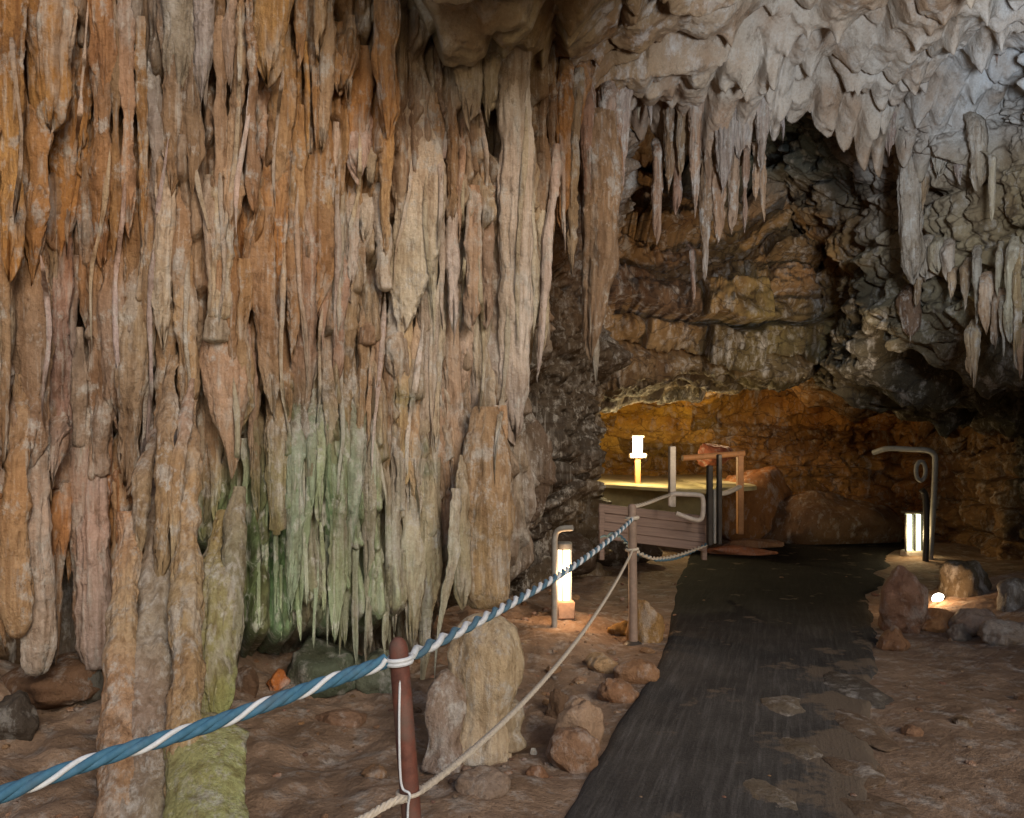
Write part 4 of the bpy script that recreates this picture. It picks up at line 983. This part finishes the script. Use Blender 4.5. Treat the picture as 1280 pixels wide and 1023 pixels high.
hp = smooth_path([P(1092, 566, Yh + .5), P(1110, 561, Yh + .3), P(1140, 562, Yh + .1), P(1158, 563, Yh), P(1167, 568, Yh), P(1169, 580, Yh), P(1167, 630, Yh), P(1163, 694, Yh), P(1163, 702, Yh)], 12)
H = empty('handrail', tuple(P(1163, 702, Yh)), 'tall grey hooped handrail over the twin tube lamp', 'handrail')
mb = MB(); mb.tube(hp, .038, 14); rel(mb.build('hooped_rail', M_GALV2, H), H)
mb = MB(); mb.tube(smooth_path([P(1152, 612, Yh - .1), P(1157, 622, Yh - .1), P(1158, 660, Yh - .1), P(1157, 702, Yh - .1)], 8), .04, 12); rel(mb.build('inner_post', M_DARKM, H), H)
mb = MB(); lp = [P(1151 + 6 * math.sin(t), 589 - 12 * math.cos(t), Yh - .12) for t in np.linspace(0, 2 * math.pi, 30)]
mb.tube(lp, .028, 10); rel(mb.build('loop_handle', M_GALV2, H), H)

# ground spotlight
b0 = at_floor(1176, 764); k = b0[1] / F
S1 = empty('ground_spotlight', tuple(b0), 'small lit ground spotlight between the reddish block and the undercut', 'spotlight')
mb = MB(); mb.lathe((0, 0, 0), [(8 * k, 0), (8 * k, 2 * k), (3 * k, 3 * k), (2.5 * k, 8 * k)], 18); mb.build('stand', M_DARKM, S1)
can = MB(); dirv = np.array([-.62, -.30, .72]); dirv /= np.linalg.norm(dirv)
c0 = np.array([0, 0, 11 * k])
can.tube([c0 - dirv * 7 * k, c0 - dirv * 5 * k, c0 + dirv * 7 * k, c0 + dirv * 8 * k], [3 * k, 6.5 * k, 7.5 * k, 7.8 * k], 18); can.build('housing', M_DARKM, S1)
len_ = MB(); len_.tube([c0 + dirv * 7.9 * k, c0 + dirv * 9.5 * k, c0 + dirv * 10.2 * k], [7.4 * k, 6.6 * k, 3.5 * k], 18); len_.build('lens', M_G3, S1)

# small far lamp on the platform
YF_ = 12.9
b0 = P(797, 581, YF_); k = YF_ / F
L3 = empty('path_lamp', tuple(b0), 'tiny white lit lantern standing on the yellow lamp-lit platform', 'lamp')
mb = MB(); mb.box((0, 0, -10 * k), (7 * k, 7 * k, 36 * k), 0, .01); mb.build('stem', M_ORNG, L3)
mb = MB(); mb.box((0, 0, 11 * k), (21 * k, 16 * k, 6 * k), 0, .015); mb.build('base_block', M_PALE, L3)
mb = MB(); mb.box((0, 0, 24 * k), (11 * k, 10 * k, 18 * k), 0, .012); mb.build('lantern', M_G3, L3)
mb = MB(); mb.box((0, 0, 35 * k), (15 * k, 14 * k, 3 * k), 0, .01); mb.build('cap', M_PALE, L3)

# ------------------------------------------------------------------ platform, railing, timber panel
edge = smooth_path([(.40, 13.0, 0), (.86, 12.6, 0), (1.55, 12.55, 0), (2.0, 12.25, 0), (2.6, 11.85, 0), (3.1, 11.75, 0), (3.55, 11.95, 0), (3.8, 12.4, 0), (3.9, 13.2, 0)], 10)
ex = [(p[0], p[1]) for p in edge]; ztop = 1.02
n = len(ex)
V = []
prof_ = [(0, 0.0), (0.015, -.015), (0.015, -.06), (-.75, -.10), (-.95, -1.1)]
for o_, dz_ in prof_:
    for k2, (x_, y_) in enumerate(ex):
        j0, j1 = ex[max(0, k2 - 1)], ex[min(n - 1, k2 + 1)]
        tx_, ty_ = j1[0] - j0[0], j1[1] - j0[1]; l_ = math.hypot(tx_, ty_)
        slope = -.035 * (x_ - .4) * (x_ < 3)
        V.append((x_ + o_ * ty_ / l_, y_ - o_ * tx_ / l_, ztop + dz_ + (slope - .055 if x_ >= 3 else slope) * 1.0))
Fc = [tuple(q_) for q_ in grid_faces(len(prof_), n)]
back = len(V); V += [(x_, 15.9, V[k2][2] + .05) for k2, (x_, y_) in enumerate(ex)]
Fc += [(k2 + 1, k2, back + k2, back + k2 + 1) for k2 in range(n - 1)]
plat = link('stone_platform', mesh_np('stone_platform', np.array(V), Fc, smooth=False), M_CONC)
tag(plat, 'yellow lamp-lit stone platform with a curved front edge', 'platform')

Yr = 9.6
G5 = 'railing by the platform'
def bar(name, label, cat, pts, r, mat, group=None, flat=None):
    mb = MB()
    if flat:
        for a_, c_ in zip(pts[:-1], pts[1:]):
            mb.tube([a_, c_], r, 4)
    else: mb.tube(pts, r, 12)
    return tag(mb.build(name, mat, origin=pts[0]), label, cat, group)
def plank_post(name, label, px, pyt, pyb, Y, wpx, mat, cat='post', group=G5):
    t_, b2 = P(px, pyt, Y), P(px, pyb, Y); mb = MB(); wd = wpx * Y / F
    mb.box((0, 0, (t_[2] - b2[2]) / 2), (wd, wd, t_[2] - b2[2]), .15, .01)
    o = mb.build(name, mat); o.location = b2
    return tag(o, label, cat, group)
plank_post('railing_post', 'pale square post standing before the yellow platform', 840, 558, 634, 10.0, 8, M_PALE)
fr = empty('timber_gate', tuple(P(925, 668, 11.2)), 'orange lit timber post and rail frame by the reddish rock', 'gate frame')
mb = MB(); a_, c_ = P(925, 566, 11.2), P(925, 668, 11.2); mb.box(((a_ + c_) / 2), (.085, .085, a_[2] - c_[2]), .1, .01); rel(mb.build('gate_post', M_ORNG, fr), fr)
mb = MB(); a_, c_ = P(853, 573, 11.0), P(930, 567, 11.2); mb.tube([a_, (a_ + c_) / 2, c_], .042, 10); rel(mb.build('top_rail', M_ORNG, fr), fr)
mb = MB(); q = smooth_path([P(893, 617, 10.9), P(905, 617, 10.95), P(916, 613, 11.05), P(926, 608, 11.2)], 8); mb.tube(q, .035, 10); rel(mb.build('curved_rail', M_PALE, fr), fr)
plank_post('iron_post', 'dark iron post with a slightly leaning twin beside it', 887, 582, 682, 8.6, 7, M_DARKM)
o = plank_post('iron_post', 'taller dark iron post nearest the orange gate frame', 899, 568, 681, 8.7, 6, M_DARKM)
plank_post('railing_post', 'narrow greyish slat between the two dark iron posts', 893, 612, 680, 8.65, 4, M_GALV2)
hp = smooth_path([P(838, 632, 8.5), P(838, 622, 8.5), P(841, 618, 8.5), P(856, 618, 8.5), P(872, 619, 8.5), P(878, 622, 8.5), P(879, 634, 8.5), P(877, 648, 8.5), P(868, 650, 8.5), P(845, 642, 8.5)], 8)
bar('metal_hoop', 'pale bent metal hoop on top of the pinkish panel', 'hoop', hp, .026, M_PALE)
tp = empty('timber_barrier', tuple(P(815, 690, 8.7)), 'low pinkish plank panel between the far post and iron posts', 'panel')
Yq = 8.75
for k2 in range(4):
    y0a, y1a = 641 + k2 * 11 , 641 + (k2 + 1) * 11 - 1
    a_, c_ = P(748, y0a - 6, Yq + .1), P(884, y0a + 10, Yq)
    hgt = 11.3 * Yq / F
    mb = MB(); ctr = (a_ + c_) / 2; ln = np.linalg.norm(c_ - a_)
    mb.box((0, 0, 0), (ln, .05, hgt), 0, .008)
    pb = mb.build('plank', M_PINKW, tp); pb.location = Vector(ctr) - tp.location + Vector((0, .012 * (k2 % 2), 0)); pb.rotation_euler = (0, math.atan2(a_[2] - c_[2], c_[0] - a_[0]), math.atan2(c_[1] - a_[1], c_[0] - a_[0]))
for px in (752, 880):
    mb = MB(); mb.box((0, 0, .22), (.06, .06, .62), 0, .008); pb = mb.build('batten', M_PINKW, tp); pb.location = Vector(P(px, 690, Yq + .10)) - tp.location
# kerb stones at the far bend
o = stone('long pale kerb stone at the far bend of the path', *P(945, 676, 12.3)[:2], (1.25, .34, .26), (150, 108, 78), 71, 'kerb stone', 'kerb_stone', sink=.35, rz=.35)
stone('reddish lit ledge stone at the foot of the gate frame', *P(920, 668, 11.6)[:2], (1.1, .5, .22), (190, 122, 84), 72, group=G1, sink=.3)
stone('low dark rock hump under the yellow platform', *P(730, 640, 10.6)[:2], (1.9, 1.0, .9), (64, 50, 38), 73, group=G1, sink=.35)
stone('dark shelf rock under the buttress near the bent pipe', *P(668, 660, 9.2)[:2], (1.5, 1.1, .75), (70, 54, 40), 74, group=G1, sink=.3, z=.15)
stone('red glow tinted rock boss hanging over the gate frame', 3.25, 12.9, (.62, .5, .45), (124, 66, 42), 75, z=1.42, sink=.5)  # red glow on the rock, painted as its colour
stone('dark brown sloping boulder behind the twin tube lamp', 5.15, 13.2, (2.3, 1.4, 1.15), (112, 82, 56), 76, group=G3, sink=.3)
stone('orange brown slope boulder beside the gate frame', 3.95, 13.6, (1.5, 1.2, 1.9), (140, 92, 50), 77, group=G3, sink=.25)

# ------------------------------------------------------------------ light of the cave lamps, plus added unseen fill spots
lamp('lamp_path_tube', 'POINT', tuple(P(712, 722, 6.9)), 12, (1, .62, .32), .06)
lamp('lamp_twin_tube', 'POINT', tuple(P(1141, 668, 11.0)), 8, (1, .78, .42), .08)
lamp('lamp_ground_spot', 'POINT', tuple(P(1168, 738, 7.4)), 7, (1, .66, .36), .05)
lamp('lamp_lantern', 'POINT', tuple(P(797, 560, 12.5)), 78, (1, .80, .40), .10)
lamp('lamp_recess', 'POINT', (3.5, 13.2, 1.7), 27, (1, .74, .42), .15)
lamp('fill_ledges', 'SPOT', (3.7, 7.3, 1.6), 230, (1, .82, .58), .2, (2.0, 11.0, 3.4), 85)  # added unseen spot, brightens the back ledges
lamp('lamp_moss', 'SPOT', tuple(P(318, 862, 4.25)), 11, (.90, 1, .80), .10, tuple(P(430, 640, 4.8)), 120)
lamp('fill_ochre', 'SPOT', (-1.5, .2, 2.6), 45, (1, .84, .62), .5, (-2.0, 4.6, 3.0), 75)  # added unseen warm fill for the left wall
lamp('fill_roof', 'SPOT', (2.2, 2.4, 2.9), 680, (.74, .86, 1), .3, (3.1, 7.3, 4.9), 72)  # added cool spot out of view, stands in for daylight on the roof

# ------------------------------------------------------------------ render settings
sc.view_settings.view_transform = 'Standard'; sc.view_settings.look = 'None'; sc.view_settings.gamma = 1.0
sc.view_settings.exposure = 0.42
sc.render.engine = 'CYCLES'
sc.cycles.max_bounces = 6; sc.cycles.diffuse_bounces = 4; sc.cycles.use_denoising = True
sc.cycles.caustics_reflective = False; sc.cycles.caustics_refractive = False
sc.cycles.sample_clamp_indirect = 4.0
